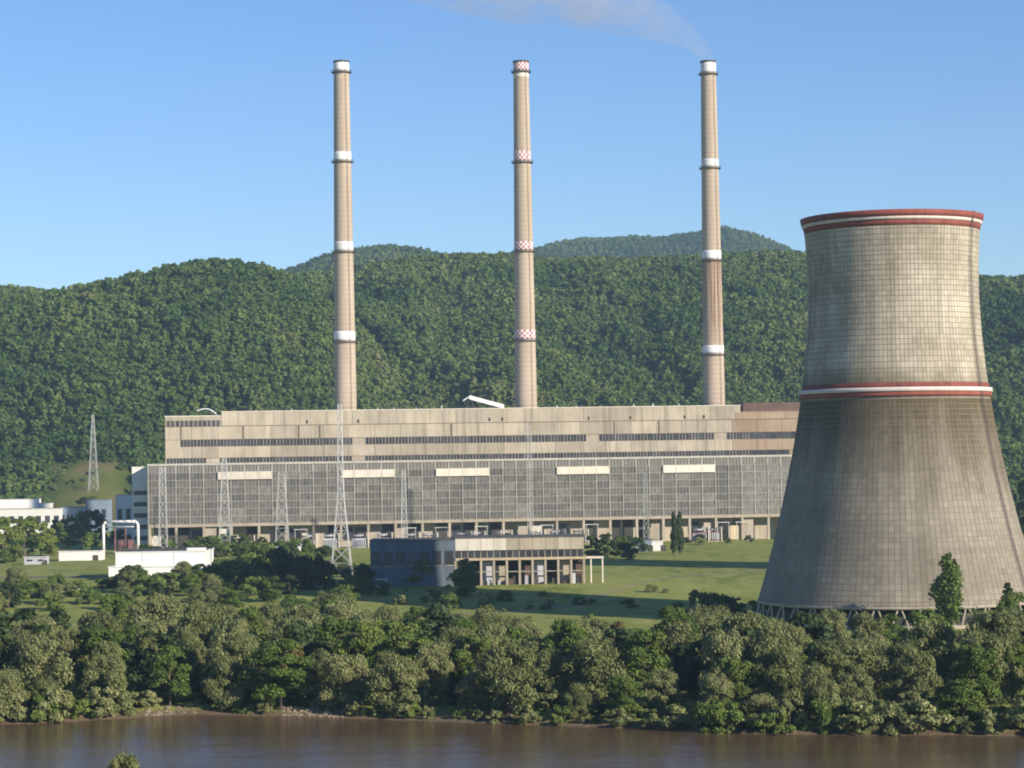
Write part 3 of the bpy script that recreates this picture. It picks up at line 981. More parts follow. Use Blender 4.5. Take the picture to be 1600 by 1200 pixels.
# ---------------- boiler house
BO = HD
bs0 = fac(258, 690, BO)[0]
bs1 = fac(1300, 690, BO)[0]
bsr = fac(1158, 690, BO)[0]        # from here on lower and browner
bsl = fac(346, 650, BO)[0]
ZT = fac(740, 639, BO)[1]
boiler = empty('boiler_house', fworld(bs0, BO), ALPHA)
tag(boiler, 'tall concrete boiler house with two dark ribbon windows behind the turbine hall', 'power station')
BL = bs1 - bs0; xr = bsr - bs0; xl = bsl - bs0
zz = lambda y: fac(740, y, BO)[1]
ZLOW = ZT - 1.6
MB().box(xl, xr, 0.3, 42, HZ1 - 20, ZT).build('wall', C_HALL, boiler)
MB().box(0, xl - 0.02, 0.3, 42, -0.4, ZLOW - 0.4).build('left_bay_wall', C_HALL, boiler)
MB().box(xr + 0.02, BL, 0.3, 42, -0.4, ZLOW - 1.6).build('right_bay_wall', C_PANEL_OLD, boiler)
MB().box(xl - 0.2, xr + 0.2, 0.1, 42.2, ZT + 0.02, ZT + 0.35).build('coping', C_WPANEL, boiler)
MB().box(-0.2, xl - 0.22, 0.1, 42.2, ZLOW - 0.38, ZLOW + 0.1).build('coping', C_WPANEL, boiler)
MB().box(xr + 0.24, BL + 0.2, 0.1, 42.2, ZLOW - 1.58, ZLOW - 1.2).build('coping', C_PANEL_OLD, boiler)
MB().box(xr + 3, BL - 1, 8, 30, ZLOW - 1.58, ZT + 1.6).build('rooftop_structure', C_BROWN, boiler)
bands = [(zz(660.2), ZT - 0.1, 'top'), (zz(681), zz(661.2), 'mid'), (zz(709.5), zz(692.5), 'low')]
NBB = int(round(BL / (2 * B)))
PW = BL / NBB
for (za, zb, nm) in bands:
    g3.random()
    i = 0
    x0 = 0.0
    while x0 < BL - 1:
        x1 = min(BL, x0 + PW)
        if nm == 'top' and x0 < xl:
            x0 = x1 if x1 < xl else xl
            if x0 < xl: continue
            x1 = x0 + PW
        old = x0 >= xr - PW * 0.5
        if nm == 'top' and old:
            zb2 = ZLOW - 1.7
        else:
            zb2 = zb
        d = 0.06 * g3.random()
        MB().box(x0 + 0.07, x1 - 0.07, 0.0 - d, 0.29, za, zb2).build('wall_panel', C_PANEL_OLD if old else C_PANEL, boiler)
        x0 = x1
# left bay louvres and its panels
MB().box(0.07, xl - 0.07, 0.0, 0.29, ZLOW - 2.2, ZLOW - 0.5).build('wall_panel', C_PANEL, boiler)
lz0, lz1 = zz(665), ZLOW - 2.3
nl = 12
for i in range(nl):
    a = 0.5 + (xl - 1.0) * i / nl
    MB().box(a + 0.2, a + (xl - 1.0) / nl - 0.25, 0.18, 0.29, lz0, lz1).build('louvre', G_LOUV, boiler)
    MB().box(a - 0.22, a + 0.16, 0.02, 0.28, lz0, lz1).build('fin', C_PANEL, boiler)
for (ya, yb, first) in ((691.8, 681.6, 7.0), (720, 710, 0.5)):
    za, zb = zz(ya), zz(yb)
    x0 = first
    while x0 < BL - 2:
        x1 = x0 + B
        if g3.random() > 0.04:
            w_ = MB().box(x0 + 0.15, x1 - 0.1, 0.16, 0.29, za, zb).build('window', G_DARK, boiler)
            if x0 < xr:
                for q in (1, 2, 3):
                    xm = x0 + (x1 - x0) * q / 4
                    MB().box(xm - 0.11, xm + 0.11, 0.04, 0.15, za, zb).build('frame_bar', C_PANEL, w_)
        x0 = x1
MB().box(0.0, BL, -0.25, -0.08, zz(660.9), zz(660.3)).build('drip_ledge', C_BROWN, boiler)
for px in (283, 380, 467, 500, 705, 960, 1030):
    xx = fac(px, 670, BO)[0] - bs0
    MB().box(xx - 0.18, xx + 0.18, -0.28, -0.09, zz(680), zz(661.5)).build('downpipe', C_BROWN, boiler)
# small vents on the parapet band
for px in (480, 560, 765, 785, 920, 985, 1070, 1100):
    xx = fac(px, 655, BO)[0] - bs0
    MB().box(xx - 0.35, xx + 0.35, -0.3, -0.09, zz(658), zz(653)).build('vent', C_DARK, boiler)

for k, px in enumerate([400, 430, 455, 590, 615, 650, 690, 870, 900, 940, 990, 1020, 1060, 1090]):
    xx = fac(px, 640, BO + 3)[0] - bs0
    hh = g3.uniform(0.7, 2.0)
    rv = MB().tube((xx, 2.6, ZT + 0.3), (xx, 2.6, ZT + hh), 0.32, 0.32, 8).build('roof_vent', C_STEEL, boiler)
    MB().tube((xx, 2.6, ZT + hh), (xx, 2.6, ZT + hh + 0.4), 0.55, 0.2, 8).build('cowl', C_DSTEEL, rv)
rr_ = MB()
for q in range(80):
    xx = xl + 1 + (xr - xl - 2) * q / 79
    rr_.tube((xx, 0.8, ZT + 0.3), (xx, 0.8, ZT + 1.4), 0.04, 0.04, 4)
rr_.box(xl + 1, xr - 1, 0.76, 0.84, ZT + 1.36, ZT + 1.44)
rr_.build('roof_railing', C_DSTEEL, boiler)
# conveyor gallery on the roof
ga = empty('conveyor_gallery', fworld(fac(727, 640, BO + 4)[0], BO + 4, ZT + 0.35), ALPHA)
tag(ga, 'pale inclined conveyor gallery on trestle legs on the boiler house roof', 'conveyor')
def sloped(mb, x0, z0, x1, z1, h, y0, y1):
    n = len(mb.v)
    mb.v += [(x0, y0, z0), (x1, y0, z1), (x1, y1, z1), (x0, y1, z0), (x0, y0, z0 + h), (x1, y0, z1 + h), (x1, y1, z1 + h), (x0, y1, z0 + h)]
    for q in ((0, 3, 2, 1), (4, 5, 6, 7), (0, 1, 5, 4), (1, 2, 6, 5), (2, 3, 7, 6), (3, 0, 4, 7)):
        mb.f.append(tuple(n + i for i in q))
    return mb
sloped(MB(), 2, 4.4, 18.5, -0.2, 1.9, 0, 3).build('gallery_tube', C_WHITE, ga)
sloped(MB(), -1.0, 3.4, 3.0, 5.8, 0.7, -0.2, 3.2).build('head_cover', C_STEEL, ga)
for xx in (0.4, 4.6):
    for yy in (0.4, 2.6):
        MB().tube((xx, yy, -0.4), (2.5, yy, 5.2), 0.22, 0.22, 5).build('leg', C_DSTEEL, ga)
MB().box(0.3, 5.0, 0.3, 2.7, 0.9, 1.15).build('platform', C_DSTEEL, ga)
gb = empty('roof_pipe', fworld(fac(308, 643, BO + 3)[0], BO + 3, ZLOW + 0.1), ALPHA)
tag(gb, 'pale curved vent pipe on the lower left roof of the boiler house', 'pipe')
prev = None
pp = MB()
for i in range(8):
    t = i / 7
    q = (t * 9.5, 1.0, 2.3 + 1.2 * math.sin(t * 3.0) - 2.6 * t ** 3)
    if prev: pp.tube(prev, q, 0.35, 0.35, 8)
    prev = q
pp.build('pipe', C_STEEL, gb)
for xx in (1.0, 5.0, 9.2):
    MB().tube((xx, 1, -0.4), (xx, 1, 2.9 if xx < 8 else 1.2), 0.14, 0.14, 5).build('support', C_DSTEEL, gb)

# ---------------- chimneys
def chimney_mat(name, rust):
    m, n, b = newmat(name)
    g_ = n.nodes.new('ShaderNodeTexCoord').outputs['Object']
    n1 = noise(n, mapping(n, g_, (1, 1, 0.12)), 0.22, 5)
    col = ramp(n, n1.outputs[0], [(0.3, (0.36, 0.285, 0.21, 1)), (0.7, (0.46, 0.375, 0.285, 1))])
    wv = n.nodes.new('ShaderNodeTexWave')
    wv.wave_type = 'BANDS'; wv.bands_direction = 'Z'
    wv.inputs['Scale'].default_value = 0.13
    wv.inputs['Distortion'].default_value = 0.6
    n.links.new(g_, wv.inputs['Vector'])
    col = mixc(n, col, ramp(n, wv.outputs['Fac'], [(0.0, (0.86, 0.86, 0.86)), (0.25, (1.05, 1.05, 1.05))]), 0.7, 'MULTIPLY')
    if rust:
        sep = n.nodes.new('ShaderNodeSeparateXYZ'); n.links.new(g_, sep.inputs[0])
        def window(v, a, b_, c, d):
            r1 = n.nodes.new('ShaderNodeMapRange'); r1.clamp = True
            n.links.new(v, r1.inputs[0]); r1.inputs[1].default_value = a; r1.inputs[2].default_value = b_
            r2 = n.nodes.new('ShaderNodeMapRange'); r2.clamp = True
            n.links.new(v, r2.inputs[0]); r2.inputs[1].default_value = c; r2.inputs[2].default_value = d
            r2.inputs[3].default_value = 1; r2.inputs[4].default_value = 0
            return math_(n, 'MULTIPLY', r1.outputs[0], r2.outputs[0])
        zz_ = window(sep.outputs[2], rust[0], rust[0] + 14, rust[1] - 1, rust[1])
        st = noise(n, mapping(n, g_, (1.2, 1.2, 0.03)), 0.9, 3)
        f = math_(n, 'MULTIPLY', zz_, ramp(n, st.outputs[0], [(0.40, (0, 0, 0)), (0.62, (0.85, 0.85, 0.85))]))
        col = mixc(n, col, (0.16, 0.065, 0.03, 1), f)
    n.links.new(col, b.inputs['Base Color'])
    b.inputs['Roughness'].default_value = 0.9
    return m

def checker_mat():
    m, n, b = newmat('red_white_checks')
    uv = n.nodes.new('ShaderNodeUVMap').outputs[0]
    ck = n.nodes.new('ShaderNodeTexChecker')
    ck.inputs['Scale'].default_value = 1.0
    ck.inputs['Color1'].default_value = (0.78, 0.74, 0.72, 1)
    ck.inputs['Color2'].default_value = (0.48, 0.17, 0.17, 1)
    n.links.new(uv, ck.inputs['Vector'])
    n.links.new(ck.outputs[0], b.inputs['Base Color'])
    b.inputs['Roughness'].default_value = 0.8
    return m
M_CHECK = checker_mat()

def ring_uv(o, n, cells_u, cells_v):
    me = o.data
    uvl = me.uv_layers.new(name='UVMap')
    zs = [v.co.z for v in me.vertices]
    z0, z1 = min(zs), max(zs)
    for p in me.polygons:
        us = []
        for li in p.loop_indices:
            v = me.vertices[me.loops[li].vertex_index].co
            u = (math.atan2(v.y, v.x) / (2 * math.pi)) % 1.0
            us.append((li, u, (v.z - z0) / max(1e-6, z1 - z0)))
        if max(u[1] for u in us) - min(u[1] for u in us) > 0.5:
            us = [(a, u + 1 if u < 0.5 else u, v) for a, u, v in us]
        for li, u, v in us:
            uvl.data[li].uv = (u * cells_u, v * cells_v * 0.999 + 0.0005)

CH_OFF = 92.0
def chimney(px_top, px_bot, ys, label, check, rust=False, extra_top=False):
    sb, _ = fac(px_bot, 640, CH_OFF)
    _, zt = fac(px_top, 96, CH_OFF)
    root = empty('chimney', fworld(sb, CH_OFF), ALPHA)
    tag(root, label, 'chimney', None)
    rad = lambda z: 3.75 + (5.55 - 3.75) * (zt - z) / (zt - 63)
    zs = lambda y: fac(px_bot, y, CH_OFF)[1]
    prof = [(rad(z), z) for z in np.linspace(-0.5, zt, 24)]
    prof += [(rad(zt) - 0.6, zt), (rad(zt) - 0.6, zt - 3)]
    rr = (zs(ys[2][1]), zs(ys[1][1] + 2) + 20) if rust else None
    if rust:
        rr = (zs(545), zs(405))
    MB().lathe(prof, 40).build('shaft', chimney_mat('chimney_concrete', rr), root, True)
    for i, (ya, yb) in enumerate(ys):
        za, zb = zs(yb), zs(ya)
        if i == 0: zb = min(zb, zt - 0.3)
        k = 4
        pr = [(rad(za + (zb - za) * j / k) + 0.09, za + (zb - za) * j / k) for j in range(k + 1)]
        pr = pr + [(rad(zb) - 0.3, zb), (rad(za) - 0.3, za)]
        mode = check[i]
        o = MB().lathe(pr, 40, True).build('painted_band', M_CHECK if mode else C_WBAND, root, True)
        if mode:
            ring_uv(o, 40, 24, 4)
        # service platform just below the band
        zp = za - 0.7
        ro = rad(zp) + 1.15
        pf = MB().lathe([(rad(zp) - 0.2, zp), (ro, zp), (ro, zp + 0.3), (rad(zp) - 0.2, zp + 0.3)], 40, True).build('platform', C_DSTEEL, root)
        rl = MB()
        for hgt in (0.75, 1.25):
            rl.lathe([(ro - 0.05, zp + hgt), (ro + 0.03, zp + hgt), (ro + 0.03, zp + hgt + 0.09), (ro - 0.05, zp + hgt + 0.09)], 40, True)
        for q in range(20):
            t = 2 * math.pi * q / 20
            rl.tube(((ro - 0.02) * math.cos(t), (ro - 0.02) * math.sin(t), zp + 0.2), ((ro - 0.02) * math.cos(t), (ro - 0.02) * math.sin(t), zp + 1.3), 0.05, 0.05, 4)
        rl.build('railing', C_DSTEEL, pf)
    MB().lathe([(rad(zt) + 0.35, zt - 0.7), (rad(zt) + 0.35, zt + 0.15), (rad(zt) - 0.75, zt + 0.15), (rad(zt) - 0.75, zt - 0.7)], 40, True).build('rim', C_DSTEEL, root)
    if extra_top:
        zb2 = zs(113.5); za2 = zs(124)
        MB().lathe([(rad(za2) + 0.07, za2), (rad(zb2) + 0.07, zb2), (rad(zb2) - 0.3, zb2), (rad(za2) - 0.3, za2)], 40, True).build('pale_collar', C_WPANEL, root, True)
    # ladder up the sunny side
    ld = MB()
    a = R(-62)
    for sgn in (-0.3, 0.3):
        for j in range(12):
            z0 = 40 + (zt - 40) * j / 12; z1_ = 40 + (zt - 40) * (j + 1) / 12
            f = lambda z: ((rad(z) + 0.35) * math.cos(a) - sgn * math.sin(a), (rad(z) + 0.35) * math.sin(a) + sgn * math.cos(a), z)
            ld.tube(f(z0), f(z1_), 0.06, 0.06, 4)
    zr = 40.0
    while zr < zt:
        x_, y_ = (rad(zr) + 0.35) * math.cos(a), (rad(zr) + 0.35) * math.sin(a)
        ld.tube((x_ + 0.3 * math.sin(a), y_ - 0.3 * math.cos(a), zr), (x_ - 0.3 * math.sin(a), y_ + 0.3 * math.cos(a), zr), 0.04, 0.04, 4)
        zr += 1.2
    ld.build('ladder', C_BROWN, root)
    return root, zt
chimney(533, 540, [(98, 112), (238, 252), (378, 393), (518, 533)], 'tall concrete chimney with plain white bands above the ribbon-windowed left wing', [0, 0, 0, 0])
chimney(814, 822, [(98, 111.5), (237, 253), (378, 392), (516, 531)], 'tall concrete chimney with red and white checked bands', [1, 1, 1, 1], extra_top=True)
ch3, ch3z = chimney(1107, 1116, [(98, 115), (249, 262), (392, 406), (540, 553)], 'tall concrete chimney with rust streaks and a thin plume of smoke', [0, 0, 0, 0], rust=True)

# ------------------------------------------------------------------ cooling tower
TY = 613.0
TX = at_y(1400, 612, TY).x - 0.3
T_Z0 = 1.3
prof_z = np.array([T_Z0, 15.1, 26, 38, 47, 54.3, 63, 72, 81, 88, 93, 98.6])
prof_r = np.array([36.0, 32.0, 29.2, 26.7, 25.0, 23.9, 22.8, 22.1, 21.8, 21.9, 22.15, 22.7])
# smooth cubic through the measured radii
_c = np.polyfit(prof_z, prof_r, 5)
def trad(z):
    return float(np.polyval(_c, z))
T_TOP = 99.4
BANDZ = 54.3

def tower_mat():
    m, n, b = newmat('cooling_tower_concrete')
    uv = n.nodes.new('ShaderNodeUVMap').outputs[0]
    sep = n.nodes.new('ShaderNodeSeparateXYZ'); n.links.new(uv, sep.inputs[0])
    v = sep.outputs[1]
    at = n.nodes.new('ShaderNodeAttribute'); at.attribute_name = 'tint'
    blot = noise(n, uv, 0.07, 5)
    streak = noise(n, mapping(n, uv, (0.15, 0.02, 1)), 1.0, 5, 0.6)
    patch = noise(n, mapping(n, uv, (0.05, 0.03, 1)), 1.0, 3)
    up = ramp(n, blot.outputs[0], [(0.28, (0.31, 0.265, 0.195, 1)), (0.5, (0.44, 0.39, 0.30, 1)), (0.7, (0.55, 0.50, 0.40, 1))])
    lo = ramp(n, blot.outputs[0], [(0.3, (0.205, 0.178, 0.136, 1)), (0.7, (0.31, 0.275, 0.215, 1))])
    mr = n.nodes.new('ShaderNodeMapRange'); n.links.new(v, mr.inputs[0]); mr.inputs[1].default_value = BANDZ - 0.2; mr.inputs[2].default_value = BANDZ + 0.2
    col = mixc(n, lo, up, mr.outputs[0])
    # moss-brown wash below the gallery, running out downwards in tongues
    m2 = n.nodes.new('ShaderNodeMapRange'); n.links.new(math_(n, 'ADD', v, math_(n, 'MULTIPLY', streak.outputs[0], 46.0)), m2.inputs[0])
    m2.inputs[1].default_value = 52; m2.inputs[2].default_value = 72
    wash = math_(n, 'MULTIPLY', math_(n, 'MULTIPLY', m2.outputs[0], math_(n, 'SUBTRACT', 1.0, mr.outputs[0])), 0.92)
    col = mixc(n, col, (0.085, 0.062, 0.028, 1), wash)
    # brown stain creeping up above the gallery and weak rain streaks everywhere
    m3 = n.nodes.new('ShaderNodeMapRange'); n.links.new(math_(n, 'SUBTRACT', v, math_(n, 'MULTIPLY', patch.outputs[0], 16.0)), m3.inputs[0])
    m3.inputs[1].default_value = 47; m3.inputs[2].default_value = 53; m3.inputs[3].default_value = 0.85; m3.inputs[4].default_value = 0.0
    col = mixc(n, col, (0.15, 0.12, 0.065, 1), math_(n, 'MULTIPLY', m3.outputs[0], mr.outputs[0]))
    fr = ramp(n, streak.outputs[0], [(0.47, (0, 0, 0)), (0.72, (0.6, 0.6, 0.6))])
    col = mixc(n, col, (0.12, 0.10, 0.07, 1), fr)
    tv = ramp(n, at.outputs['Fac'], [(0.0, (0.84, 0.84, 0.83)), (1.0, (1.12, 1.12, 1.12))])
    col = mixc(n, col, tv, 1.0, 'MULTIPLY')
    n.links.new(col, b.inputs['Base Color'])
    b.inputs['Roughness'].default_value = 0.92
    return m
M_TOWER = tower_mat()
M_JOINT = weathered('tower_joints', (0.22, 0.185, 0.14, 1), (0.28, 0.24, 0.185, 1), 0.3)

def tower_shell_panels():
    NC = 136
    V, F, U, T = [], [], [], []
    g = np.random.default_rng(77)
    z = T_Z0
    while z < T_TOP - 4.6:
        h = g.choice([1.1, 1.35, 1.35, 1.35, 1.6])
        z2 = min(z + h, T_TOP - 4.2)
        if abs((z + z2) / 2 - BANDZ) < 1.6:
            z = z2
            continue
        rowt = 0.5 + 0.16 * g.normal()
        for i in range(NC):
            a0 = 2 * math.pi * i / NC; a1 = 2 * math.pi * (i + 1) / NC
            j = 0.02 * g.random()
            ga0 = 0.05 / trad(z)
            b0, b1 = a0 + ga0, a1 - ga0
            za, zb = z + 0.075, z2 - 0.075
            k = len(V)
            for (zq, aq) in ((za, b0), (za, b1), (zb, b1), (zb, b0)):
                r_ = trad(zq) + j
                V.append((r_ * math.cos(aq), r_ * math.sin(aq), zq))
            for (zq, aq) in ((za, b0), (za, b1), (zb, b1), (zb, b0)):
                r_ = trad(zq) - 0.10
                V.append((r_ * math.cos(aq), r_ * math.sin(aq), zq))
            t = min(1, max(0, rowt + 0.2 * g.normal()))
            T += [t] * 8
            for q in ((0, 1, 2, 3), (0, 4, 5, 1), (1, 5, 6, 2), (2, 6, 7, 3), (3, 7, 4, 0)):
                F.append(tuple(k + e for e in q))
                for e in q:
                    e4 = e % 4
                    aa = b0 if e4 in (0, 3) else b1
                    U.append((aa * 26.0, za if e4 in (0, 1) else zb))
        z = z2
    me = bpy.data.meshes.new('shell_panels')
    me.from_pydata(V, [], F)
    uvl = me.uv_layers.new(name='UVMap')
    uvl.data.foreach_set('uv', np.array(U).ravel())
    a = me.attributes.new('tint', 'FLOAT', 'POINT')
    a.data.foreach_set('value', np.array(T, dtype=np.float32))
    me.update()
    me.materials.append(M_TOWER)
    return me
PANELS = tower_shell_panels()

def cooling_tower(loc, label):
    root = empty('cooling_tower', loc, R(0))
    tag(root, label, 'cooling tower')
    zs = list(np.linspace(T_Z0, T_TOP - 4.0, 60))
    pr = [(trad(z) - 0.06, z) for z in zs] + [(trad(z) - 0.7, z) for z in reversed(zs)]
    MB().lathe(pr, 112, True).build('shell', M_JOINT, root, True)
    o = put('shell_panels', PANELS, None, root)
    stuff(o)
    # rim: red, white, red
    def ringpart(nm, mat, z0, z1, out0, out1, inn=0.9):
        return MB().lathe([(trad(z0) + out0, z0), (trad(z1) + out1, z1), (trad(z1) - inn, z1), (trad(z0) - inn, z0)], 112, True).build(nm, mat, root, True)
    ringpart('rim_stripe', C_RED, T_TOP - 4.15, T_TOP - 2.75, 0.05, 0.12)['label'] = 'lower red stripe of the rim'
    ringpart('rim_stripe', C_TSTRIPE, T_TOP - 2.75, T_TOP - 1.95, 0.35, 0.45)['label'] = 'white stripe of the rim'
    ringpart('rim_stripe', C_RED, T_TOP - 1.95, T_TOP - 0.35, 0.55, 0.7)['label'] = 'overhanging red lip of the rim'
    ringpart('gallery_stripe', C_RED, BANDZ + 0.55, BANDZ + 1.7, 0.08, 0.08)['label'] = 'red stripe above the middle gallery'
    gal = ringpart('gallery', C_TSTRIPE, BANDZ - 0.5, BANDZ + 0.55, 0.8, 0.8)
    gal['label'] = 'projecting white middle gallery'
    ringpart('gallery_stripe', C_RED, BANDZ - 1.65, BANDZ - 0.5, 0.45, 0.45)['label'] = 'red stripe below the middle gallery'
    # lintel ring and V legs
    MB().lathe([(trad(T_Z0) + 0.25, T_Z0 - 0.7), (trad(T_Z0) + 0.25, T_Z0 - 0.02), (trad(T_Z0) - 0.9, T_Z0 - 0.02), (trad(T_Z0) - 0.9, T_Z0 - 0.7)], 112, True).build('lintel_ring', C_HALL, root, True)
    zb = -5.0
    nleg = 40
    for i in range(nleg):
        a = 2 * math.pi * (i + 0.5) / nleg
        r0, r1 = trad(T_Z0) + 0.9, trad(T_Z0) - 0.3
        for sgn in (-1, 1):
            b_ = a + sgn * math.pi / nleg * 0.86
            MB().tube((r0 * math.cos(a + sgn * 0.008), r0 * math.sin(a + sgn * 0.008), zb), (r1 * math.cos(b_), r1 * math.sin(b_), T_Z0 - 0.6), 0.27, 0.24, 7).build('leg', C_HALL, root)
    MB().lathe([(trad(T_Z0) + 2.4, -5.5), (trad(T_Z0) + 2.4, -3.2), (trad(T_Z0) + 1.9, -3.2), (trad(T_Z0) + 1.9, -5.5)], 80, True).build('basin_wall', C_HALL, root)
    MB().lathe([(0.01, -0.6), (trad(T_Z0) - 2.4, -0.6), (trad(T_Z0) - 2.4, -5.4), (0.01, -5.4)], 60).build('fill_pack', C_DARK, root)
    # caged ladder on the right flank
    a = R(-38.0)
    ld = MB()
    zz0, zz1 = -3.0, T_TOP
    N_ = 40
    for sgn in (-0.35, 0.35):
        for j in range(N_):
            za = zz0 + (zz1 - zz0) * j / N_; zc = zz0 + (zz1 - zz0) * (j + 1) / N_
            f = lambda z: ((trad(max(z, T_Z0)) + 0.55) * math.cos(a) - sgn * math.sin(a), (trad(max(z, T_Z0)) + 0.55) * math.sin(a) + sgn * math.cos(a), z)
            ld.tube(f(za), f(zc), 0.09, 0.09, 4)
    z = zz0
    while z < zz1:
        r_ = trad(max(z, T_Z0)) + 0.55
        ld.tube((r_ * math.cos(a) + 0.35 * math.sin(a), r_ * math.sin(a) - 0.35 * math.cos(a), z), (r_ * math.cos(a) - 0.35 * math.sin(a), r_ * math.sin(a) + 0.35 * math.cos(a), z), 0.06, 0.06, 4)
        z += 0.9
    ld.build('ladder', C_DSTEEL, root)
    return root
cooling_tower((TX, TY, 0), 'large hyperbolic cooling tower with red and white rim beside the river wood')
cooling_tower((TX + 106, TY + 129, 0), 'second cooling tower in the row, farther from the river')

# ------------------------------------------------------------------ lattice masts
def lattice(name, label, base, h, wb, wt, n, rleg, separate=True, waist=None):
    root = empty(name, base)
    tag(root, label, 'pylon')
    def wd(t):
        if waist and t > waist[0]:
            return waist[1] + (wt - waist[1]) * (t - waist[0]) / (1 - waist[0])
        if waist:
            return wb + (waist[1] - wb) * t / waist[0]
        return wb + (wt - wb) * t
    lv = [0.0]
    for i in range(n):
        lv.append(lv[-1] + wd(min(1, lv[-1])) * 0.5 + 0.2 * wb)
    lv = [x / lv[-1] for x in lv]
    # rescale so that panels shrink upwards
    lv = [1 - (1 - i / n) ** 1.25 for i in range(n + 1)]
    cor = [(-1, -1), (1, -1), (1, 1), (-1, 1)]
    for (cx, cy) in cor:
        mb = MB()
        for i in range(n):
            a, b_ = wd(lv[i]) / 2, wd(lv[i + 1]) / 2
            mb.tube((cx * a, cy * a, lv[i] * h - (0.4 if i == 0 else 0)), (cx * b_, cy * b_, lv[i + 1] * h), rleg, rleg, 5)
        mb.build('leg', C_STEELW, root)
    allb = MB()
    for i in range(n):
        a, b_ = wd(lv[i]) / 2, wd(lv[i + 1]) / 2
        z0, z1 = lv[i] * h, lv[i + 1] * h
        for q in range(4):
            c0, c1 = cor[q], cor[(q + 1) % 4]
            mb = MB() if (separate and i < 4) else allb
            mb.tube((c0[0] * a, c0[1] * a, z0), (c1[0] * b_, c1[1] * b_, z1), rleg * 0.6, rleg * 0.6, 4)
            mb.tube((c1[0] * a, c1[1] * a, z0), (c0[0] * b_, c0[1] * b_, z1), rleg * 0.6, rleg * 0.6, 4)
            mb.tube((c0[0] * b_, c0[1] * b_, z1), (c1[0] * b_, c1[1] * b_, z1), rleg * 0.6, rleg * 0.6, 4)
            if mb is not allb:
                mb.build('brace', C_STEELW, root)
    if allb.v:
        allb.build('bracing', C_STEELW, root)
    return root
def lat_px(label, px, yb, yt, wpx, wt, n, rleg, sep=False, waist=None, dist=None):
    P = on_z(px, yb, 0.0)
    if dist:
        ztop = at_y(px, yt, dist).z
        P = at_y(px, yb, dist)
        P.z = gh(P.x, P.y)
        return lattice('lattice_mast', label, P, ztop - P.z, wpx * dist / FPX, wt, n, rleg, sep, waist)
    else:
        for _ in range(3):
            P = on_z(px, yb, gh(P.x, P.y))
        P.z = gh(P.x, P.y)
    sc = P.y / FPX
    return lattice('lattice_mast', label, P, (yb - yt) * sc, wpx * sc, wt, n, rleg, sep, waist)
lat_px('tall white lattice mast with wide braced foot beside the pump house', 534, 906, 632, 34, 1.1, 13, 0.12, True, (0.48, 1.9))
lat_px('pale lattice mast with two-legged foot before the left end of the glazing', 352, 862, 716, 19, 1.6, 10, 0.11)
lat_px('squat pale lattice mast before the glass facade beside the tall mast', 441, 848, 738, 22, 2.4, 8, 0.10, dist=1030)
lat_px('pale lattice mast at the gable corner of the turbine hall', 255, 848, 730, 13, 2.4, 9, 0.10, dist=1020)
lat_px('slender lattice mast before the middle of the glass facade', 632, 845, 735, 10, 1.4, 10, 0.10, dist=1045)
lat_px('slender lattice mast before the glass facade near the cooling tower', 1010, 845, 740, 9, 1.2, 10, 0.09, dist=1050)
lat_px('faint slender lattice mast before the checked chimney', 829, 842, 664, 9, 1.4, 14, 0.11, dist=1040)
# pylon on the grassy knoll
Pk = at_y(146, 742, 1592.0)
Pk.z = float(hills_h(np.array([Pk.x]), np.array([Pk.y]))[0])
ztop = at_y(146, 648, 1592.0).z
lattice('lattice_mast', 'tall pylon on the grassy knoll below the wooded hill', Pk, ztop - Pk.z, 6.2, 1.0, 11, 0.11)

# ------------------------------------------------------------------ smaller buildings
def gz(P):
    return gh(P.x, P.y)
def block(name, label, cat, px0, px1, yb, yt, depth, wallmat, rz=0.0, windows=0, door=False, roofmat=None, split=None, parapet=0.35, y_fix=None):
    pm = (px0 + px1) / 2
    if y_fix is None:
        P = on_z(pm, yb, 0.0)
        for _ in range(3):
            P = on_z(pm, yb, gz(P))
    else:
        P = at_y(pm, yb, y_fix)
    sc = P.y / FPX
    W_ = (px1 - px0) * sc
    z0 = gz(P)
    zt = at_y(pm, yt, P.y).z - z0
    root = empty(name, (P.x, P.y, z0), rz)
    tag(root, label, cat)
    MB().box(-W_ / 2, W_ / 2, 0, depth, -0.6, zt).build('wall', wallmat, root)
    MB().box(-W_ / 2 - 0.25, W_ / 2 + 0.25, -0.25, depth + 0.25, zt + 0.01, zt + parapet).build('coping', wallmat, root)
    MB().box(-W_ / 2 + 0.2, W_ / 2 - 0.2, 0.2, depth - 0.2, zt + parapet + 0.01, zt + parapet + 0.08).build('roof', roofmat or C_ROOF, root)
    for i in range(windows):
        a = -W_ / 2 + W_ * (i + 0.22) / windows; b_ = -W_ / 2 + W_ * (i + 0.78) / windows
        w_ = MB().box(a, b_, -0.06, -0.01, zt * 0.42, zt * 0.72).build('window', G_DARK, root)
        MB().box(a - 0.1, b_ + 0.1, -0.2, -0.065, zt * 0.42 - 0.18, zt * 0.42).build('sill', C_WHITE, w_)
    if door:
        MB().box(W_ * 0.30, W_ * 0.30 + 2.2, -0.08, -0.012, -0.1, min(2.6, zt * 0.6)).build('door', C_DSTEEL, root)
    if split:
        for q in split:
            xq = (q - pm) * sc
            MB().box(xq - 0.1, xq + 0.1, -0.1, -0.02, 0, zt).build('downpipe', C_GREY, root)
    return root, W_, zt
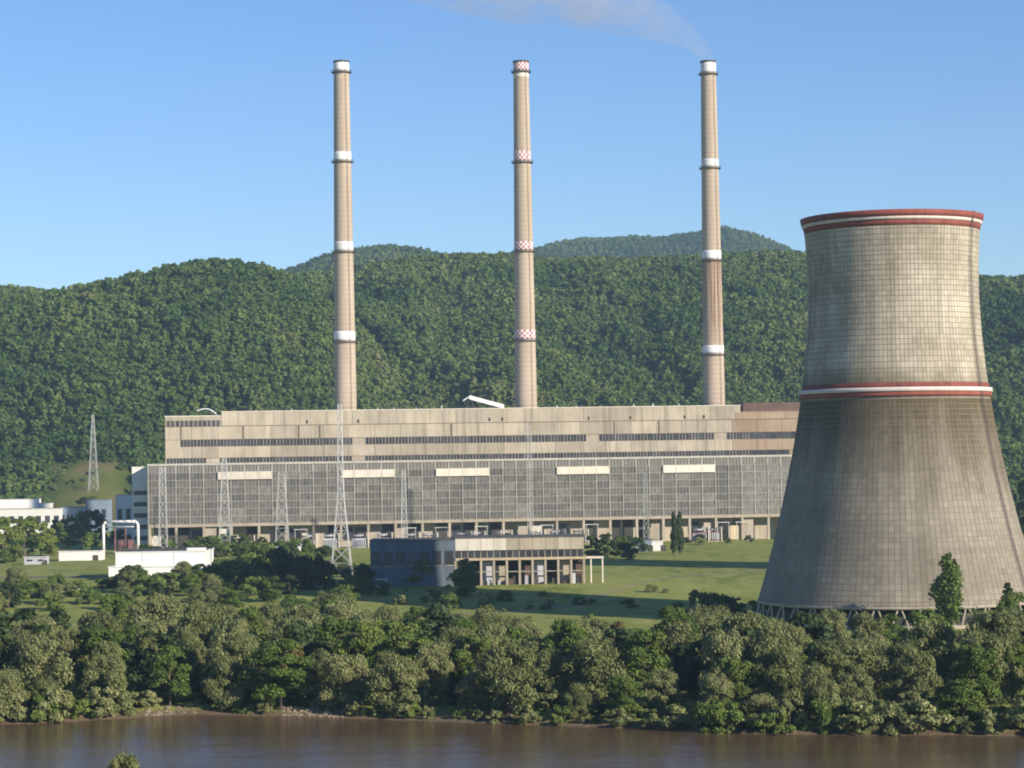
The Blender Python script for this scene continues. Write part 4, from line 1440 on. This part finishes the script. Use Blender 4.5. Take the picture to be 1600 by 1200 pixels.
# big white hall with a lower front range
wh, Ww, Wz = block('white_hall', 'big windowless white hall with lower front range on the plain', 'building', 181, 320, 904, 863, 24, C_WHITE, split=[272, 223])
MB().box(Ww / 2 - 6, Ww / 2 - 0.1, 0.1, 5, Wz + 0.4, Wz + 1.3).build('parapet_upstand', C_WHITE, wh)
MB().box(-Ww / 2 - 1.2, Ww / 2 + 1.5, -7, -0.05, -2.2, Wz - 4.6).build('front_range', C_WHITE, wh)
MB().box(-Ww / 2 - 1.4, Ww / 2 + 1.7, -7.3, -0.06, Wz - 4.59, Wz - 4.3).build('front_roof', C_WHITE, wh)
for q in range(6):
    MB().box(-Ww / 2 + 2 + q * 5.5, -Ww / 2 + 4 + q * 5.5, -7.12, -7.02, 0.2, 1.4).build('window', G_DARK, wh)
block('white_shed', 'long low white shed at the foot of the lit yard trees', 'shed', 92, 158, 876, 862, 9, C_WHITE, windows=0, door=True)
block('white_shed', 'low white shed among dark shrubs before the turbine hall', 'shed', 402, 467, 869, 856, 9, C_WHITE, windows=0, door=True)
block('pale_hut', 'small pale grey hut beside the bright green trees', 'hut', 38, 72, 882, 871, 6, C_GREY, windows=2, door=True)
block('office_block', 'white flat-roofed office block with upper storey at the foot of the hill', 'building', -30, 95, 822, 796, 16, C_WHITE, windows=9, y_fix=1395)
ob, oW, oz = block('office_upper', 'white upper block with a dark recess standing behind the office block', 'building', -25, 57, 816, 781, 14, C_WHITE, windows=4, y_fix=1420)
block('plant_room', 'small white rooftop room beside the upper office block', 'building', 58, 78, 816, 787, 10, C_WHITE, windows=1, y_fix=1425)
block('shade_blue_block', 'workshop with shade painted blue-grey and ribbon windows next to the office block', 'building', 96, 136, 820, 793, 18, C_BLUE, windows=6, y_fix=1400)  # blue-grey wall colour stands in for this block's shade
block('dark_block', 'dark-roofed yard building between workshop and turbine hall', 'building', 134, 168, 816, 782, 16, C_BLUE, windows=3, y_fix=1400)
block('white_block', 'small white block beside the left annex of the hall', 'building', 181, 207, 820, 774, 14, C_WHITE, windows=2, y_fix=1180)
block('ruined_wall', 'broken beige wall of a roofless hut in the riverside wood', 'ruin', 82, 128, 936, 922, 5, C_OCHRE, windows=2)
block('blue_hut', 'small hut with pale blue wall beside the dark tree clump', 'hut', 988, 1018, 862, 846, 7, C_BLUE, windows=1, door=True)
block('white_annex_hut', 'tiny white hut attached to the pale blue hut', 'hut', 1018.5, 1036, 861, 846, 6, C_WHITE, door=True)
block('site_cabin', 'small pale blue site cabin at the shaded foot of the pump house', 'cabin', 588, 604, 917, 906, 3, C_GREY, windows=1, y_fix=734)

# pump house on columns
PHY = 742.0
pc = at_y(712, 915, PHY); pl = at_y(579, 915, PHY).x; pr_ = at_y(913, 908, PHY).x
zg = gh(pc.x, PHY)
ph = empty('pump_house', (pl, PHY, zg))
tag(ph, 'long flat concrete pump house with fascia and columns on the grass', 'building')
PW_ = pr_ - pl
H_ = at_y(712, 842, PHY).z - zg
xm = pc.x - pl
PDEP = 22
MB().box(xm, PW_, 0.6, PDEP, H_ * 0.52, H_).build('upper_wall', C_HALL, ph)
MB().box(0, xm - 0.02, 0.2, PDEP, -0.8, H_ - 0.4).build('end_wall', C_SHADE, ph)  # dark tone adds painted shade to the half the tower shadows
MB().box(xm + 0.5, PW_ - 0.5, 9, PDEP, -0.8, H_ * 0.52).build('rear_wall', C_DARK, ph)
MB().box(xm - 0.3, PW_ + 0.3, 0.0, PDEP, H_ + 0.01, H_ + 0.35).build('roof', C_ROOF, ph)
MB().box(-0.3, xm - 0.32, 0.0, PDEP, H_ - 0.39, H_ - 0.1).build('roof', C_ROOF, ph)
fz0 = H_ - 3.7
nf = 10
for i in range(nf):
    a = xm + (PW_ - xm) * i / nf; b_ = xm + (PW_ - xm) * (i + 1) / nf
    MB().box(a + 0.05, b_ - 0.05, 0.1, 0.59, fz0, H_ - 0.02).build('fascia_panel', C_WPANEL if i < 4 else C_PANEL, ph)
nw = 20
for i in range(nw):
    a = xm + (PW_ - xm) * i / nw; b_ = xm + (PW_ - xm) * (i + 1) / nw
    MB().box(a + 0.2, b_ - 0.2, 0.45, 0.58, fz0 - 2.3, fz0 - 0.1).build('window', G_DARK, ph)
MB().box(xm, PW_ + 1, -0.2, 0.59, fz0 - 3.1, fz0 - 2.35).build('beam', C_OCHRE, ph)
for i in range(11):
    a = xm + (PW_ - xm) * i / 10
    MB().box(a - 0.35, a + 0.35, 0.0, 0.7, -0.8, fz0 - 3.12).build('column', C_HALL, ph)
for i in range(10):
    a = xm + (PW_ - xm) * i / 10
    if i % 3 != 1:
        MB().box(a + 0.6, a + (PW_ - xm) / 10 - 0.6, 3.0, 3.3, 0, fz0 - 3.6 - 1.2 * (i % 2)).build('partition', [C_HALL, C_BROWN, C_GREY, C_HALL][i % 4], ph)
for i in range(7):
    a = xm * (i + 0.15) / 7; b_ = xm * (i + 0.85) / 7
    w_ = MB().box(a, b_, 0.06, 0.19, H_ * 0.45, H_ * 0.75).build('window', G_DARK, ph)
    MB().box(a, b_, 0.0, 0.19, H_ * 0.43, H_ * 0.45 - 0.02).build('sill', C_HALL, w_)
for i in range(14):
    a = xm + (PW_ - xm) * (i + g3.uniform(0.2, 0.7)) / 14
    hh = g3.uniform(1.0, 3.6)
    MB().box(a, a + g3.uniform(0.6, 1.8), 0.9, 2.4, -0.8, hh).build('pump_set', g3.choice([C_GREY, C_DSTEEL, C_BROWN, C_DARK]), ph)
MB().box(xm, PW_, 0.15, 0.5, (fz0 - 3.1) * 0.52, (fz0 - 3.1) * 0.52 + 0.3).build('rail_beam', C_HALL, ph)
MB().box(PW_ + 0.4, PW_ + 6.2, 0.5, 6, fz0 - 3.0, fz0 - 2.5).build('canopy', C_WPANEL, ph)
for xx in (PW_ + 2.2, PW_ + 5.8):
    MB().box(xx - 0.2, xx + 0.2, 0.8, 1.2, -0.8, fz0 - 3.01).build('canopy_post', C_WPANEL, ph)

# white pipe bridge at the left gable
P = at_y(189, 866, 1036)
P.z = gz(P)
sc = P.y / FPX
pb = empty('pipe_bridge', (P.x, P.y, gz(P)))
tag(pb, 'white portal-shaped pipe bridge at the left end of the turbine hall', 'pipe')
pw, phh = 27 * sc, at_y(189, 815, 1036).z - P.z
pr2 = 0.62
for sx in (-1, 1):
    MB().tube((sx * pw, 0, -0.5), (sx * pw, 0, phh - 1.2), pr2, pr2, 10).build('riser', C_WHITE, pb, True)
    MB().tube((sx * pw, 0, phh - 1.2), (sx * (pw - 1.2), 0, phh), pr2, pr2, 10).build('elbow', C_WHITE, pb, True)
MB().tube((-pw + 1.2, 0, phh), (pw - 1.2, 0, phh), pr2, pr2, 10).build('cross_pipe', C_WHITE, pb, True)
MB().tube((-pw + 0.6, 0.9, phh - 2.3), (pw - 0.6, 0.9, phh - 2.3), 0.3, 0.3, 8).build('small_pipe', C_STEEL, pb, True)
for sx in (-0.35, 0.25):
    MB().box(sx * pw - 0.3, sx * pw + 0.3, 1.0, 1.6, -0.5, phh - 2.0).build('support', C_PINK, pb)
MB().tube((-pw, 0, 1.2), (-pw - 4.5, -0.2, 0.6), 0.6, 0.6, 10).build('branch_pipe', C_WHITE, pb, True)
mach = empty('boiler_feed_unit', (P.x + 1, P.y + 5, gh(P.x + 1, P.y + 5)))
tag(mach, 'rusty steel machine housing standing behind the white pipe bridge', 'machine')
MB().box(-3.6, 3.2, 0, 4, -0.4, 6.0).build('housing', C_PINK, mach)
MB().box(-1.6, 1.2, -0.15, -0.01, 0, 3.6).build('door', C_DARK, mach)
MB().box(2.0, 4.6, 0.5, 3.5, -0.4, 4.2).build('side_unit', C_BROWN, mach)

# transformers under the hall edge
def transformer(s, label, tank, k):
    base = fworld(s, -11.0 - (k % 2) * 3)
    base.z = gh(base.x, base.y)
    root = empty('transformer', base, ALPHA)
    tag(root, label, 'transformer', 'transformers before the turbine hall')
    MB().box(-3.2, 3.2, -1.6, 1.6, 0.3, 4.2).build('tank', tank, root)
    MB().box(-3.6, 3.6, -2.0, 2.0, -0.4, 0.29).build('plinth', C_HALL, root)
    for i in range(7):
        x = -2.9 + i * 0.95
        MB().box(x - 0.22, x + 0.22, -2.5, -1.62, 0.9, 3.8).build('radiator', C_GREY, root)
    MB().tube((-2.6, 0.6, 5.4), (2.2, 0.6, 5.4), 0.55, 0.55, 10).build('conservator', C_GREY, root, True)
    for x in (-2.0, 1.6):
        MB().box(x - 0.12, x + 0.12, 0.45, 0.75, 4.21, 4.95).build('conservator_stand', tank, root)
    for x in (-2.0, 0.0, 2.0):
        b_ = MB().tube((x, -0.7, 4.2), (x * 1.15, -1.0, 6.6), 0.24, 0.12, 8).build('bushing', C_BROWN, root, True)
    fw = MB().box(3.9, 4.3, -2.6, 2.6, -0.4, 6.6).build('fire_wall', C_WPANEL, root)
    return root
for k, (px, tank) in enumerate([(383, C_PINK), (560, C_GREY), (598, C_GREY), (668, C_PINK), (722, C_PINK), (742, C_GREY), (785, C_PINK), (835, C_GREY), (868, C_BLUE), (480, C_PINK), (515, C_GREY), (640, C_PINK), (904, C_PINK), (1090, C_PINK), (1112, C_PINK)]):
    transformer(fac(px, 830, -11)[0], 'transformer with oxide red tank under the glazed hall' if tank is C_PINK else ('transformer with light grey tank under the glazed hall' if tank is C_GREY else 'transformer with blue-grey tank under the glazed hall'), tank, k)
# busbar gantries before the hall
for k, px in enumerate([470, 640, 690, 752, 855, 925, 1130, 1160]):
    s = fac(px, 830, -16)[0]
    base = fworld(s, -16.0); base.z = gh(base.x, base.y)
    root = empty('busbar_gantry', base, ALPHA)
    tag(root, 'slim pale busbar gantry standing before the turbine hall', 'gantry', 'busbar gantries')
    for sx in (-2.6, 2.6):
        MB().tube((sx, 0, -0.5), (sx, 0, 8.8), 0.17, 0.14, 6).build('post', C_STEELW, root)
    MB().box(-3.1, 3.1, -0.18, 0.18, 8.5, 8.85).build('beam', C_STEELW, root)
    for sx in (-1.6, 0, 1.6):
        MB().tube((sx, 0, 8.5), (sx, 0, 7.3), 0.13, 0.09, 6).build('insulator', C_BROWN, root)

# ------------------------------------------------------------------ stones on the bank
st = MB()
g4 = random.Random(9)
ico = [(0, 0, 1), (0.89, 0, 0.45), (0.28, 0.85, 0.45), (-0.72, 0.53, 0.45), (-0.72, -0.53, 0.45), (0.28, -0.85, 0.45), (0.72, 0.53, -0.45), (-0.28, 0.85, -0.45), (-0.89, 0, -0.45), (-0.28, -0.85, -0.45), (0.72, -0.53, -0.45), (0, 0, -1)]
icof = [(0, 1, 2), (0, 2, 3), (0, 3, 4), (0, 4, 5), (0, 5, 1), (1, 6, 2), (2, 7, 3), (3, 8, 4), (4, 9, 5), (5, 10, 1), (1, 10, 6), (2, 6, 7), (3, 7, 8), (4, 8, 9), (5, 9, 10), (6, 11, 7), (7, 11, 8), (8, 11, 9), (9, 11, 10), (10, 11, 6)]
for (a, b_, cnt) in ((212, 288, 90), (430, 532, 230), (700, 830, 25), (985, 1035, 20)):
    for _ in range(cnt):
        px = g4.uniform(a, b_)
        xx = (px - 800) / FPX * 415
        yy = float(shore(xx)) + g4.uniform(-0.3, 4.2)
        s = g4.uniform(0.12, 0.42)
        z = gh(xx, yy)
        k = len(st.v)
        for v in ico:
            st.v.append((xx + v[0] * s * g4.uniform(0.8, 1.3), yy + v[1] * s * g4.uniform(0.8, 1.2), z + 0.05 + v[2] * s * g4.uniform(0.5, 0.8)))
        for f in icof:
            st.f.append(tuple(k + i for i in f))
so_ = stuff(st.build('bank_stones', weathered('pale_stone', (0.20, 0.155, 0.10, 1), (0.32, 0.26, 0.18, 1), 0.6)))
tag(so_, 'pale rubble stones along the waterline of the far bank', 'stones')

# ------------------------------------------------------------------ smoke and haze
def vol_mat(name, color, dens, aniso=0.0, noise_scale=None):
    m = bpy.data.materials.new(name)
    m.use_nodes = True
    n = m.node_tree
    n.nodes.clear()
    out = n.nodes.new('ShaderNodeOutputMaterial')
    pv = n.nodes.new('ShaderNodeVolumePrincipled')
    pv.inputs['Color'].default_value = color
    pv.inputs['Density'].default_value = dens
    pv.inputs['Anisotropy'].default_value = aniso
    if noise_scale:
        tc = n.nodes.new('ShaderNodeNewGeometry').outputs['Position']
        t = noise(n, mapping(n, tc, (0.6, 1, 1)), noise_scale, 3)
        d = ramp(n, t.outputs[0], [(0.38, (0, 0, 0)), (0.7, (1, 1, 1))])
        n.links.new(math_(n, 'MULTIPLY', d, dens), pv.inputs['Density'])
    n.links.new(pv.outputs[0], out.inputs['Volume'])
    return m
path = [(1107, 95, 3.2), (1102, 84, 4.4), (1090, 70, 6.4), (1070, 54, 8.4), (1045, 38, 10.4), (1005, 24, 12.5), (955, 12, 14.5), (895, 0, 16), (820, -13, 18), (730, -32, 19), (630, -58, 20), (500, -100, 21)]
top3 = ch3.location.copy()
sm = MB()
NS = 16
for i, (a, b_, r_) in enumerate(path):
    c = at_y(a, b_, top3.y + (0 if i == 0 else 4 * i))
    if i == 0:
        c = Vector((top3.x, top3.y, ch3z + 0.3))
    for k in range(NS):
        t = 2 * math.pi * k / NS
        if i == 0:
            sm.v.append((c.x + r_ * math.cos(t), c.y + r_ * math.sin(t), c.z))
        else:
            a_ = min(1.0, i / 4)
            # cross-section turns from horizontal to upright as the plume bends over
            sm.v.append((c.x + r_ * math.cos(t) * (1 - 0.75 * a_), c.y + r_ * math.sin(t), c.z + r_ * math.cos(t) * a_ * 0.95))
for i in range(len(path) - 1):
    for k in range(NS):
        k2 = (k + 1) % NS
        sm.f.append((i * NS + k, i * NS + k2, (i + 1) * NS + k2, (i + 1) * NS + k))
sm.f.append(tuple(reversed(range(NS))))
sm.f.append(tuple((len(path) - 1) * NS + k for k in range(NS)))
smo = stuff(sm.build('smoke_plume', vol_mat('smoke', (0.95, 0.91, 0.89, 1), 0.05, 0.2, 0.055)))
tag(smo, 'thin brownish smoke plume drifting from the rust-streaked chimney', 'smoke')

hz = MB().box(-4100, 4100, -480, 6900, -11.5, 620)
hzo = stuff(hz.build('haze', vol_mat('haze_air', (0.50, 0.74, 1.0, 1), 0.00006)))
tag(hzo, 'pale blue summer haze over the whole valley', 'haze')
print('riverside trees', count)
